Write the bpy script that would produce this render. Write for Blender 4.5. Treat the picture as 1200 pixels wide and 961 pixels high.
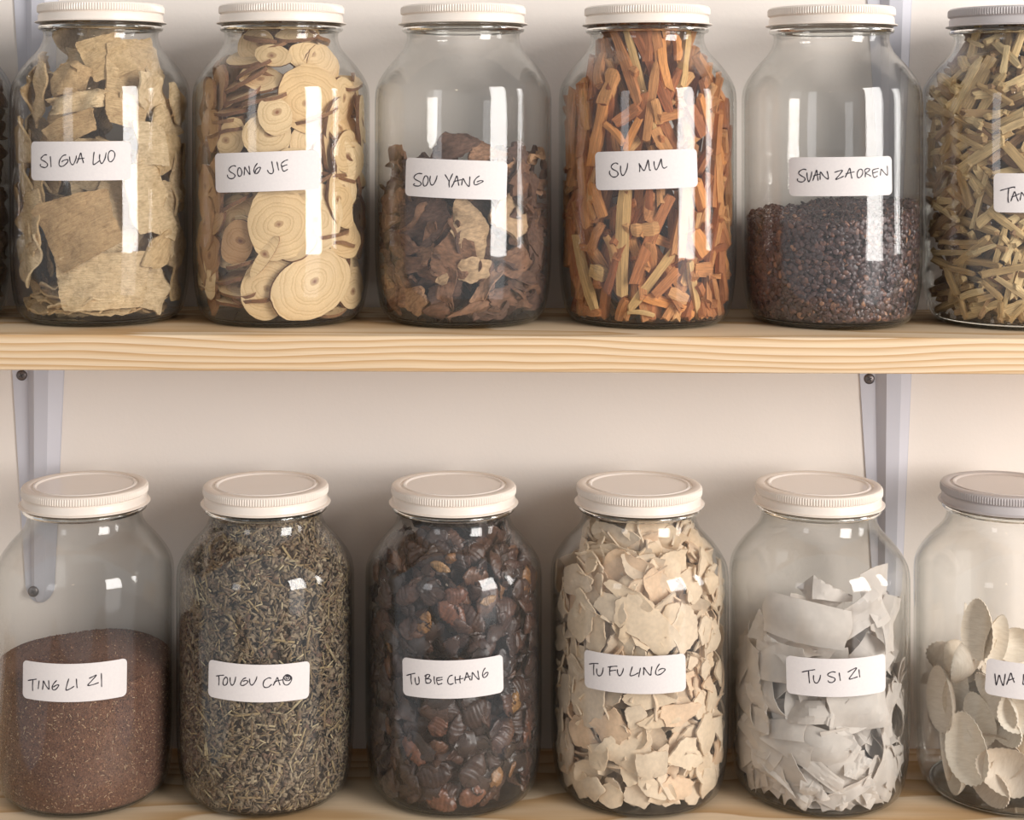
import bpy, math, random
import numpy as np
from mathutils import Matrix, Vector

# ------------------------------------------------------------------ scale
# Everything is authored in units of 0.73 mm, jar row axis at Y = 0,
# camera height at Z = 0, +Y towards the wall.
M = 0.00073
CD = 1900.0            # camera distance to the jar axis plane
XC, YC = 530.0, 134.0  # principal point of the photograph
for o in list(bpy.data.objects):
    bpy.data.objects.remove(o)
scn = bpy.context.scene
C = scn.collection

# ------------------------------------------------------------------ camera
cd = bpy.data.cameras.new('camera')
cam = bpy.data.objects.new('camera', cd)
C.objects.link(cam)
cam.location = (0, -CD * M, 0)
cam.rotation_euler = (math.pi / 2, 0, 0)
cd.sensor_width = 36
cd.lens = 36 * CD / 1200
cd.shift_x = (600 - XC) / 1200
cd.shift_y = -(480.5 - YC) / 1200
cd.clip_start = 0.01
scn.camera = cam

# ------------------------------------------------------------------ world, lights, exposure
w = bpy.data.worlds.new('room_light')
scn.world = w
w.use_nodes = True
w.node_tree.nodes['Background'].inputs[0].default_value = (0.975, 0.98, 0.985, 1)
w.node_tree.nodes['Background'].inputs[1].default_value = 0.44


def area(name, loc, target, sx, sy, power, col):
    ld = bpy.data.lights.new(name, 'AREA')
    ld.shape = 'RECTANGLE'
    ld.size, ld.size_y = sx, sy
    ld.energy = power
    ld.color = col
    o = bpy.data.objects.new(name, ld)
    C.objects.link(o)
    o.location = loc
    d = Vector(target) - Vector(loc)
    o.rotation_euler = d.to_track_quat('-Z', 'Y').to_euler()
    return o


area('window_light', (2.45, -2.35, 0.62), (0, 0, 0.45), 1.3, 2.2, 104, (1.0, 0.962, 0.928))
area('added_low_light', (2.40, -2.40, -0.95), (0, 0, -0.6), 1.25, 1.0, 4.0, (1.0, 0.98, 0.97))  # area light added below the window for the faint strip mirrored in lower jars
area('side_window', (3.3, -0.62, 0.35), (0, 0, 0.2), 0.40, 1.5, 20, (1.0, 0.97, 0.94))
area('far_window_light', (-2.2, -3.3, 0.55), (0, 0, 0.4), 0.75, 1.5, 8, (0.98, 0.98, 1.0))
lm = bpy.data.lights.new('ceiling_lamp', 'POINT')
lm.energy = 2.0
lm.color = (1.0, 0.80, 0.58)
lm.shadow_soft_size = 0.07
lo = bpy.data.objects.new('ceiling_lamp', lm)
C.objects.link(lo)
lo.location = (-0.45, -2.9, 0.95)

vs = scn.view_settings
vs.view_transform = 'Standard'
vs.look = 'None'
vs.gamma = 1
vs.exposure = 0.2
vs.use_curve_mapping = False
cy = scn.cycles
cy.transparent_max_bounces = 40
cy.max_bounces = 10
cy.diffuse_bounces = 4
cy.glossy_bounces = 5
cy.transmission_bounces = 6
cy.use_denoising = True
cy.caustics_reflective = False
cy.caustics_refractive = False

# ------------------------------------------------------------------ helpers


def srgb(r, g, b):
    def f(c):
        c /= 255.0
        return c / 12.92 if c <= 0.04045 else ((c + 0.055) / 1.055) ** 2.4
    return (f(r), f(g), f(b), 1)


class NT:
    def __init__(s, name):
        s.m = bpy.data.materials.new(name)
        s.m.use_nodes = True
        s.t = s.m.node_tree
        s.n = s.t.nodes
        s.b = s.n['Principled BSDF']
        s.out = s.n['Material Output']

    def add(s, typ, **kw):
        n = s.n.new(typ)
        for k, v in kw.items():
            setattr(n, k, v)
        return n

    def link(s, a, b):
        s.t.links.new(a, b)

    def math(s, op, a, b=None, c=None):
        n = s.add('ShaderNodeMath', operation=op)
        for i, v in enumerate((a, b, c)):
            if v is None:
                continue
            if hasattr(v, 'links'):
                s.link(v, n.inputs[i])
            else:
                n.inputs[i].default_value = v
        return n.outputs[0]

    def ramp(s, fac, stops, interp='LINEAR'):
        n = s.add('ShaderNodeValToRGB')
        n.color_ramp.interpolation = interp
        e = n.color_ramp.elements
        while len(e) < len(stops):
            e.new(0.5)
        for i, (p, c) in enumerate(stops):
            e[i].position = p
            e[i].color = c
        s.link(fac, n.inputs[0])
        return n.outputs[0]

    def mix(s, fac, a, b, mode='MIX'):
        n = s.add('ShaderNodeMix', data_type='RGBA', blend_type=mode)
        for i, v in ((0, fac), (6, a), (7, b)):
            if hasattr(v, 'links'):
                s.link(v, n.inputs[i])
            else:
                n.inputs[i].default_value = v
        return n.outputs[2]

    def coords(s, scale, kind='Object'):
        tc = s.add('ShaderNodeTexCoord')
        mp = s.add('ShaderNodeMapping')
        mp.inputs['Scale'].default_value = scale
        s.link(tc.outputs[kind], mp.inputs[0])
        return mp.outputs[0]

    def noise(s, vec, scale=1.0, detail=4, rough=0.55, dist=0.0):
        n = s.add('ShaderNodeTexNoise')
        s.link(vec, n.inputs['Vector'])
        n.inputs['Scale'].default_value = scale
        n.inputs['Detail'].default_value = detail
        n.inputs['Roughness'].default_value = rough
        n.inputs['Distortion'].default_value = dist
        return n.outputs['Fac']

    def bump(s, h, strength, dist=0.001):
        n = s.add('ShaderNodeBump')
        n.inputs['Strength'].default_value = strength
        n.inputs['Distance'].default_value = dist
        s.link(h, n.inputs['Height'])
        return n.outputs[0]

    def objrand(s):
        n = s.add('ShaderNodeObjectInfo')
        return n.outputs['Random']

    def isl(s):
        n = s.add('ShaderNodeNewGeometry')
        return n.outputs['Random Per Island']


def plain(name, col, rough=0.5, metal=0.0, spec=0.5):
    t = NT(name)
    t.b.inputs['Base Color'].default_value = col
    t.b.inputs['Roughness'].default_value = rough
    t.b.inputs['Metallic'].default_value = metal
    t.b.inputs['Specular IOR Level'].default_value = spec
    return t.m


def piece_mat(name, stops, scale=(400, 400, 400), contrast=0.35, rough=0.8, bump=0.4, island=False, spec=0.3, tone=None):
    """Organic piece: colour picked per piece, broken up by fine noise."""
    t = NT(name)
    r = t.isl() if island else t.objrand()
    base = t.ramp(r, stops)
    v = t.coords(scale)
    n = t.noise(v, 1.0, 6, 0.62)
    f = t.ramp(n, [(0.3, (1 - contrast, 1 - contrast, 1 - contrast, 1)), (0.7, (1 + contrast * 0.35,) * 3 + (1,))])
    col = t.mix(1.0, base, f, 'MULTIPLY')
    t.link(col, t.b.inputs['Base Color'])
    t.b.inputs['Roughness'].default_value = rough
    t.b.inputs['Specular IOR Level'].default_value = spec
    t.link(t.bump(n, bump, 0.0008), t.b.inputs['Normal'])
    return t.m


def mk(name, verts, faces, mat, parent=None, smooth=False, sharp=None, loc=None, px=True):
    me = bpy.data.meshes.new(name)
    v = np.asarray(verts, dtype=np.float64)
    if px:
        v = v * M
    if isinstance(faces, np.ndarray):
        k = faces.shape[1]
        me.vertices.add(len(v))
        me.vertices.foreach_set('co', v.astype(np.float32).ravel())
        me.loops.add(faces.size)
        me.loops.foreach_set('vertex_index', faces.astype(np.int32).ravel())
        me.polygons.add(len(faces))
        me.polygons.foreach_set('loop_start', np.arange(0, faces.size, k, dtype=np.int32))
        me.polygons.foreach_set('loop_total', np.full(len(faces), k, dtype=np.int32))
        me.update(calc_edges=True)
    else:
        me.from_pydata(v.tolist(), [], faces)
        me.update()
    if smooth:
        me.polygons.foreach_set('use_smooth', [True] * len(me.polygons))
        if sharp:
            me.set_sharp_from_angle(angle=math.radians(sharp))
    me.materials.append(mat)
    o = bpy.data.objects.new(name, me)
    C.objects.link(o)
    if parent is not None:
        o.parent = parent
    if loc is not None:
        o.location = Vector(loc) * M
    return o


def tag(o, label=None, cat=None, group=None, kind=None):
    if label:
        o['label'] = label
    if cat:
        o['category'] = cat
    if group:
        o['group'] = group
    if kind:
        o['kind'] = kind
    return o


def empty(name, loc):
    o = bpy.data.objects.new(name, None)
    o.empty_display_size = 0.02
    C.objects.link(o)
    o.location = Vector(loc) * M
    return o


def box(x0, x1, y0, y1, z0, z1):
    v = [(x, y, z) for x in (x0, x1) for y in (y0, y1) for z in (z0, z1)]
    f = [(0, 1, 3, 2), (4, 6, 7, 5), (0, 4, 5, 1), (2, 3, 7, 6), (0, 2, 6, 4), (1, 5, 7, 3)]
    return v, f


def join(parts):
    V, F, k = [], [], 0
    for v, f in parts:
        V += [tuple(p) for p in v]
        F += [tuple(i + k for i in q) for q in f]
        k += len(v)
    return V, F


def lathe(prof, seg, closed=True, rmod=None):
    """prof: list of (r, z). Returns quads (numpy)."""
    prof = np.asarray(prof, float)
    n = len(prof)
    th = np.arange(seg) * 2 * math.pi / seg
    R = np.repeat(prof[:, 0][:, None], seg, 1)
    if rmod is not None:
        R = R + rmod(th[None, :], prof[:, 1][:, None])
    V = np.stack([R * np.sin(th), -R * np.cos(th), np.repeat(prof[:, 1][:, None], seg, 1)], -1).reshape(-1, 3)
    F = []
    m = n if closed else n - 1
    i = np.arange(m)[:, None]
    j = np.arange(seg)[None, :]
    i2 = (i + 1) % n
    j2 = (j + 1) % seg
    F = np.stack([i * seg + j, i * seg + j2, i2 * seg + j2, i2 * seg + j], -1).reshape(-1, 4)
    return V, F


def catmull(pts, k):
    P = np.asarray(pts, float)
    P = np.vstack([2 * P[0] - P[1], P, 2 * P[-1] - P[-2]])
    out = []
    for i in range(1, len(P) - 2):
        p0, p1, p2, p3 = P[i - 1], P[i], P[i + 1], P[i + 2]
        for t in np.arange(k) / k:
            out.append(0.5 * ((2 * p1) + (-p0 + p2) * t + (2 * p0 - 5 * p1 + 4 * p2 - p3) * t * t + (-p0 + 3 * p1 - 3 * p2 + p3) * t ** 3))
    out.append(P[-2])
    return np.array(out)


# ------------------------------------------------------------------ setting: wall and boards
YW = 120.0     # wall plane
YF = -142.0    # front edge of the boards

t = NT('painted_wall')
v = t.coords((1, 1, 1))
n1 = t.noise(v, 3.0, 3, 0.5)
n2 = t.noise(v, 260.0, 5, 0.65)
t.link(t.ramp(n1, [(0.3, srgb(242, 233, 224)), (0.7, srgb(245, 236, 228))]), t.b.inputs['Base Color'])
t.b.inputs['Roughness'].default_value = 0.9
t.link(t.bump(n2, 0.25, 0.0006), t.b.inputs['Normal'])
WALL = t.m

vv, ff = box(-3200, 3200, YW, YW + 60, -2300, 1900)
wall = mk('wall_back', vv, ff, WALL)
tag(wall, kind='structure')
vv, ff = box(-3200, 3200, -5200, YW + 60, -2340, -2300)
floor = mk('floor', vv, ff, plain('floor_paint', srgb(176, 158, 140), 0.6))
tag(floor, kind='structure')


def pine(name, off, zc):
    t = NT(name)
    tc = t.add('ShaderNodeTexCoord')
    sep = t.add('ShaderNodeSeparateXYZ')
    t.link(tc.outputs['Object'], sep.inputs[0])
    mp = t.add('ShaderNodeMapping')
    mp.inputs['Location'].default_value = (off, off * 0.3, 0)
    mp.inputs['Scale'].default_value = (1.8, 9, 9)
    t.link(tc.outputs['Object'], mp.inputs[0])
    warp = t.noise(mp.outputs[0], 1.0, 3, 0.45)
    mp2 = t.add('ShaderNodeMapping')
    mp2.inputs['Location'].default_value = (off, 0, 0)
    mp2.inputs['Scale'].default_value = (7, 60, 60)
    t.link(tc.outputs['Object'], mp2.inputs[0])
    warp2 = t.noise(mp2.outputs[0], 1.0, 3, 0.5)
    # growth rings around a heart far below the board
    z = t.math('ADD', sep.outputs[2], zc)
    y = t.math('ADD', sep.outputs[1], 0.03)
    r = t.math('SQRT', t.math('ADD', t.math('MULTIPLY', z, z), t.math('MULTIPLY', y, y)))
    r = t.math('ADD', r, t.math('MULTIPLY', t.math('SUBTRACT', warp, 0.5), 0.042))
    r = t.math('ADD', r, t.math('MULTIPLY', t.math('SUBTRACT', warp2, 0.5), 0.0016))
    ring = t.math('FRACT', t.math('MULTIPLY', r, 180))
    col = t.ramp(ring, [(0.0, srgb(226, 203, 173)), (0.42, srgb(222, 196, 162)), (0.80, srgb(202, 167, 125)), (0.93, srgb(193, 155, 110)), (1.0, srgb(226, 203, 173))])
    mp3 = t.add('ShaderNodeMapping')
    mp3.inputs['Scale'].default_value = (12, 700, 700)
    t.link(tc.outputs['Object'], mp3.inputs[0])
    fib = t.noise(mp3.outputs[0], 1.0, 4, 0.6)
    col = t.mix(0.5, col, t.ramp(fib, [(0.3, (0.80, 0.78, 0.76, 1)), (0.6, (1.05, 1.05, 1.05, 1))]), 'MULTIPLY')
    broad = t.noise(mp.outputs[0], 0.35, 2, 0.5)
    col = t.mix(0.6, col, t.ramp(broad, [(0.35, (0.93, 0.88, 0.80, 1)), (0.65, (1.04, 1.04, 1.06, 1))]), 'MULTIPLY')
    t.link(col, t.b.inputs['Base Color'])
    t.b.inputs['Roughness'].default_value = 0.62
    t.b.inputs['Specular IOR Level'].default_value = 0.3
    t.link(t.bump(fib, 0.2, 0.0005), t.b.inputs['Normal'])
    return t.m


ZU = -240.6      # top of the upper board under the third jar
ZL = -789.6      # top of the lower board
TILT = 0.0042    # the upper board sags slightly to the right


def board(name, z, tilt, mat, label, th=39.0):
    # long plank with softly rounded arrises
    yz = []
    rr = 2.2
    y0, y1, z0, z1 = YF, YW - 0.3, -th, 0.0
    for cx_, cz_, a0 in ((y1 - rr, z1 - rr, 0), (y0 + rr, z1 - rr, 90), (y0 + rr, z0 + rr, 180), (y1 - rr, z0 + rr, 270)):
        for k in range(5):
            a = math.radians(a0 + k * 22.5)
            yz.append((cx_ + rr * math.cos(a), cz_ + rr * math.sin(a)))
    xs = np.linspace(-1150, 1250, 49)
    V, F = [], []
    n = len(yz)
    for x in xs:
        for (a, b) in yz:
            V.append((x, a, b))
    for i in range(len(xs) - 1):
        for k in range(n):
            F.append((i * n + k, i * n + (k + 1) % n, (i + 1) * n + (k + 1) % n, (i + 1) * n + k))
    F.append(tuple(range(n)))
    F.append(tuple((len(xs) - 1) * n + k for k in reversed(range(n))))
    o = mk(name, V, F, mat, smooth=True, sharp=40, loc=(0, 0, z))
    o.rotation_euler = (0, tilt, 0)
    tag(o, label, 'shelf')
    return o


board('shelf_board', ZU, TILT, pine('pine_upper', 3.1, 0.52), 'pale pine shelf board with wavy grain, carrying the upper row of jars')
board('shelf_board', ZL, 0.0, pine('pine_lower', 8.7, 0.50), 'pine shelf board at the bottom edge, under the lower row of jars')

# ------------------------------------------------------------------ brackets
t = NT('bracket_paint')
t.b.inputs['Base Color'].default_value = srgb(207, 206, 214)
t.b.inputs['Roughness'].default_value = 0.42
BRK = t.m
SCREW = plain('screw_steel', srgb(120, 112, 110), 0.38, 0.85)
SLOT = plain('screw_recess', srgb(60, 55, 55), 0.6)


def bracket(xl, ztop, label, sl, H=330.0):
    """Pressed steel shelf bracket: wall plate with a raised rib, arm below the board."""
    D = YW - 0.2
    e = empty('shelf_bracket', (xl, D, ztop))
    # wall plate, tapering to a rounded foot
    n = 30
    zs = -H * np.concatenate([np.linspace(0, 0.93, 16), 0.93 + 0.07 * np.sin(np.linspace(0, math.pi / 2, 15))[1:]])
    V, F = [], []
    # profile across the bracket: plate, rib side, rib face, chamfer, plate return
    rows = []
    for z in zs:
        q = -z - 41
        l = 0.0616 * q
        a = 19.1 + 0.017 * q
        b = a + 11 - 0.02 * q
        c = b + 18 - 0.018 * q
        d = max(c + 1.5, 63.8 - 0.045 * q)
        dep = 14 - 0.022 * q + 1.2
        e_ = max(0.0, (-z / H - 0.93) / 0.0701)
        r = [(l, 0), (l, -2.2), (a, -2.2), (b, -dep), (c, -dep), (d, -2.2), (d + 0.8, -2.2), (d + 0.8, 0)]
        if e_ > 0:
            k = math.sqrt(max(0.0, 1 - e_ * e_))
            mid = (l + d) / 2
            r = [(mid + (x - mid) * max(k, 0.05), y if y > -3 else -2.2 + (y + 2.2) * k) for x, y in r]
        rows.append(r)
    for z, r in zip(zs, rows):
        for (x, y) in r:
            V.append((x, y, z))
    m = 8
    for i in range(n - 1):
        for k in range(m):
            F.append((i * m + k, i * m + (k + 1) % m, (i + 1) * m + (k + 1) % m, (i + 1) * m + k))
    F.append(tuple(range(m)))
    F.append(tuple((n - 1) * m + k for k in reversed(range(m))))
    mk('wall_leg', V, F, BRK, e, smooth=True, sharp=25)
    # arm under the board
    ye = YF + 40 - D
    V, F = box(8, 44, ye, 0, -2.4, -0.2)
    V2, F2 = box(22, 36, -30 - D, -2, -12, -2.4)
    V, F = join([(V, F), (V2, F2)])
    a = mk('arm', V, F, BRK, e)
    a.rotation_euler = (0, sl, 0)
    for (sx, sz) in ((11.8, -47), (28, -H + 16)):
        seg = 20
        prof = [(0.01, -2.4), (4.6, -2.0), (6.4, -0.9), (6.8, 0.2), (0.01, 0.2)]
        yo = -2.2 if sz > -100 else -10.0
        Vv, Ff = lathe(prof, seg, closed=False)
        Vv = np.stack([Vv[:, 0], Vv[:, 2] + yo, Vv[:, 1]], -1) + np.array([sx, 0, sz])
        s = mk('screw', Vv, Ff, SCREW, e, smooth=True, sharp=50)
        v1, f1 = box(-3.0, 3.0, yo - 2.65, yo - 2.1, -0.55, 0.55)
        v2, f2 = box(-0.55, 0.55, yo - 2.67, yo - 2.1, -3.0, 3.0)
        vx, fx = join([(v1, f1), (v2, f2)])
        ro = math.radians(28)
        vx = [(sx + x * math.cos(ro) - z * math.sin(ro), y, sz + x * math.sin(ro) + z * math.cos(ro)) for (x, y, z) in vx]
        mk('cross_recess', vx, fx, SLOT, s)
    tag(e, label, 'bracket')
    return e


def wallx(px):      # x on the wall plane seen at a given picture column
    return (px - XC) * (CD + YW) / CD


zu_b = ZU - 39.0
bracket(wallx(15), zu_b - TILT * wallx(30) - 0.3, 'grey steel bracket under the upper shelf behind the leftmost lower jar', TILT)
bracket(wallx(1007), zu_b - TILT * wallx(1030) - 0.3, 'grey steel bracket under the upper shelf behind the jar of paper sachets', TILT)
# brackets of the next shelf above the frame: only their feet reach into the picture
bracket(wallx(12), 270, 'grey steel bracket foot behind the upper left jar at the top edge', 0, 430.0)
bracket(wallx(1011), 270, 'grey steel bracket foot at the top edge behind the jar of dark seeds', 0, 430.0)
# lower board carried the same way (hidden, below the frame)

# ------------------------------------------------------------------ jars
OUT = catmull([(84, 1.2), (90, 5.5), (95.5, 13), (99.5, 28), (102, 48), (103.4, 75), (103.6, 120), (103.6, 200), (103.6, 250), (103.0, 264), (101.6, 272),
               (98.8, 279), (94.8, 286), (89.5, 293.5), (83.5, 301), (77, 308), (71.2, 315), (67.6, 322), (66.0, 329), (66.4, 334)], 5)
INN = [(r - 3.2, z) for r, z in OUT]
INN[0] = (80, 7.4)
INN = np.array([(r, max(z, 7.4 + 0.02 * i)) for i, (r, z) in enumerate(INN)])
IN_Z, IN_R = INN[:, 1], INN[:, 0]
NZ, NR = np.array([334.0, 362.0]), np.array([63.2, 62.8])


def rin(z, T=367.0):
    s = T / 367.0
    zz = np.concatenate([[0, 7.2], IN_Z[1:], [362.0]]) * s
    rr = np.concatenate([[70, 80.0], IN_R[1:], [62.6]])
    return np.interp(z, zz, rr)


def jar_mesh_data(T):
    s = T / 367.0
    outer = [(0.02, 4.5), (40, 4.2), (66, 3.0), (74, 0.6), (79, 0.0)] + [tuple(p) for p in OUT] + \
        [(68.5, 336.0), (70.6, 337.6), (71.2, 339.8), (70.6, 342.0), (68.6, 343.6), (67.2, 345), (67.0, 352), (67.0, 361.0), (65.6, 362.6)]
    inner = [(63.6, 362.4), (62.8, 360.5), (62.9, 345), (63.2, 334)] + [tuple(p) for p in INN[::-1]] + [(66, 7.3), (40, 7.2), (0.02, 7.2)]
    prof = [(r, z * s) for r, z in outer + inner]
    return lathe(prof, 120, closed=False)


def fresnel_glass():
    t = NT('clear_glass')
    t.n.remove(t.b)
    g = t.add('ShaderNodeNewGeometry')
    d = t.add('ShaderNodeVectorMath', operation='DOT_PRODUCT')
    t.link(g.outputs['Normal'], d.inputs[0])
    t.link(g.outputs['Incoming'], d.inputs[1])
    nv = t.math('ABSOLUTE', d.outputs['Value'])
    inv = t.math('SUBTRACT', 1.0, nv)
    sch = t.math('ADD', t.math('MULTIPLY', t.math('POWER', inv, 5.0), 0.93), 0.031)
    vv = t.coords((9, 9, 5))
    nz = t.noise(vv, 1.0, 2, 0.5)
    vv2 = t.coords((70, 70, 18))
    nz2 = t.noise(vv2, 1.0, 2, 0.5)
    h = t.math('ADD', nz, t.math('MULTIPLY', nz2, 0.10))
    bmp = t.bump(h, 0.35, 0.004)
    gl = t.add('ShaderNodeBsdfGlossy')
    gl.inputs['Roughness'].default_value = 0.03
    gl.inputs['Color'].default_value = (1, 1, 1, 1)
    t.link(bmp, gl.inputs['Normal'])
    tr = t.add('ShaderNodeBsdfTransparent')
    edge = t.math('POWER', inv, 3.0)
    t.link(t.mix(edge, (0.985, 0.985, 0.98, 1), (0.66, 0.67, 0.655, 1)), tr.inputs['Color'])
    di = t.add('ShaderNodeBsdfDiffuse')
    di.inputs['Color'].default_value = (0.85, 0.84, 0.83, 1)
    m0 = t.add('ShaderNodeMixShader')
    veil = t.noise(t.coords((25, 25, 16)), 1.0, 5, 0.6)  # pale haze painted into the glass to lift the dark tones inside
    t.link(t.math('ADD', t.math('MULTIPLY', veil, 0.022), 0.002), m0.inputs[0])
    t.link(tr.outputs[0], m0.inputs[1])
    t.link(di.outputs[0], m0.inputs[2])
    m1 = t.add('ShaderNodeMixShader')
    t.link(sch, m1.inputs[0])
    t.link(m0.outputs[0], m1.inputs[1])
    t.link(gl.outputs[0], m1.inputs[2])
    t.link(m1.outputs[0], t.out.inputs[0])
    return t.m


GLASS = fresnel_glass()
t = NT('thick_glass')
t.n.remove(t.b)
gb = t.add('ShaderNodeBsdfGlass')
gb.inputs['IOR'].default_value = 1.48
gb.inputs['Roughness'].default_value = 0.01
gb.inputs['Color'].default_value = (0.93, 0.94, 0.93, 1)
t.link(gb.outputs[0], t.out.inputs[0])
THICK = t.m


def thick_parts(T):
    s = T / 367.0
    bead = [(69.0 + 2.9 * math.cos(a), (339.3 + 3.4 * math.sin(a)) * s) for a in np.linspace(0, 2 * math.pi, 13)[:-1]]
    base = [(0.02, 5.0), (55, 4.8), (70, 3.8), (77, 1.6), (82, 2.0), (86.0, 4.6), (86.2, 6.2), (80, 6.8), (0.02, 6.8)]
    return lathe(bead, 96, closed=True), lathe([(r, z * s) for r, z in base], 96, closed=False)


LIDM = plain('white_lid_enamel', srgb(233, 222, 211), 0.32)
LIDT = plain('white_lid_disc_enamel', srgb(242, 234, 227), 0.14)
LIDG = plain('darker_lid', srgb(186, 179, 178), 0.36)  # darker, greyer tone for the two lids at the right edge
LIDGT = plain('grey_lid_disc_enamel', srgb(208, 199, 194), 0.16)
PAPER = NT('label_paper')
PAPER.b.inputs['Roughness'].default_value = 0.75
PAPER.b.inputs['Specular IOR Level'].default_value = 0.2
pn = PAPER.noise(PAPER.coords((500, 500, 500)), 1.0, 3, 0.6)
PAPER.link(PAPER.ramp(pn, [(0.3, srgb(221, 214, 212)), (0.7, srgb(226, 219, 216))]), PAPER.b.inputs['Base Color'])
PAPER = PAPER.m
INK = plain('black_ink', srgb(38, 32, 42), 0.5)


def lid_data(T):
    s0 = T - 367.0
    NK = 150
    seg = NK * 3
    prof = [(70.2, 345.2), (74.2, 344.6), (75.6, 345.0), (75.7, 345.9), (74.6, 346.4), (72.3, 346.9), (71.9, 349), (71.9, 353), (71.3, 354.4), (70.2, 355.6), (71.3, 356.4),
            (72.7, 357.2), (73.0, 358.6), (73.0, 363.2), (72.6, 364.8), (71.4, 366.3), (69.2, 367), (63.6, 367.0), (62.4, 366.4), (61.8, 365.2),
            (60.5, 364.4), (67.6, 364.0), (69.3, 362), (69.3, 347)]
    prof = [(r, z + s0) for r, z in prof]

    def rm(th, z):
        k = np.clip(1 - np.abs(z - s0 - 361) / 3.2, 0, 1) > 0
        k = k & (z - s0 > 358)
        return k * 0.75 * (np.cos(th * NK) - 0.6)

    def rm2(th, z):
        idx = np.arange(len(prof))[:, None]
        k = (idx >= 11) & (idx <= 13)
        return k * 0.75 * (np.cos(th * NK) - 0.6)
    band = lathe(prof, seg, closed=True, rmod=rm2)
    disc = lathe([(0.02, 365.4 + s0), (30, 365.5 + s0), (55, 365.3 + s0), (57.0, 366.9 + s0), (58.9, 367.0 + s0), (60.2, 365.3 + s0), (61.6, 365.0 + s0), (61.6, 363.4 + s0), (0.02, 363.4 + s0)], 96, closed=False)
    return band, disc


def pixel_on_jar(x, y, X, Zb, R):
    """Where the sight line through a picture point meets the jar wall -> (phi, z above the base)."""
    dx, dy, dz = x - XC, CD, YC - y
    ox, oy = -X, -CD
    a = dx * dx + dy * dy
    b = 2 * (ox * dx + oy * dy)
    c = ox * ox + oy * oy - R * R
    D = b * b - 4 * a * c
    if D < 0:
        D = 0
    s = (-b - math.sqrt(D)) / (2 * a)
    px_, py_, pz_ = ox + s * dx, oy + s * dy, s * dz
    return math.atan2(px_, -py_), pz_ - Zb


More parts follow.
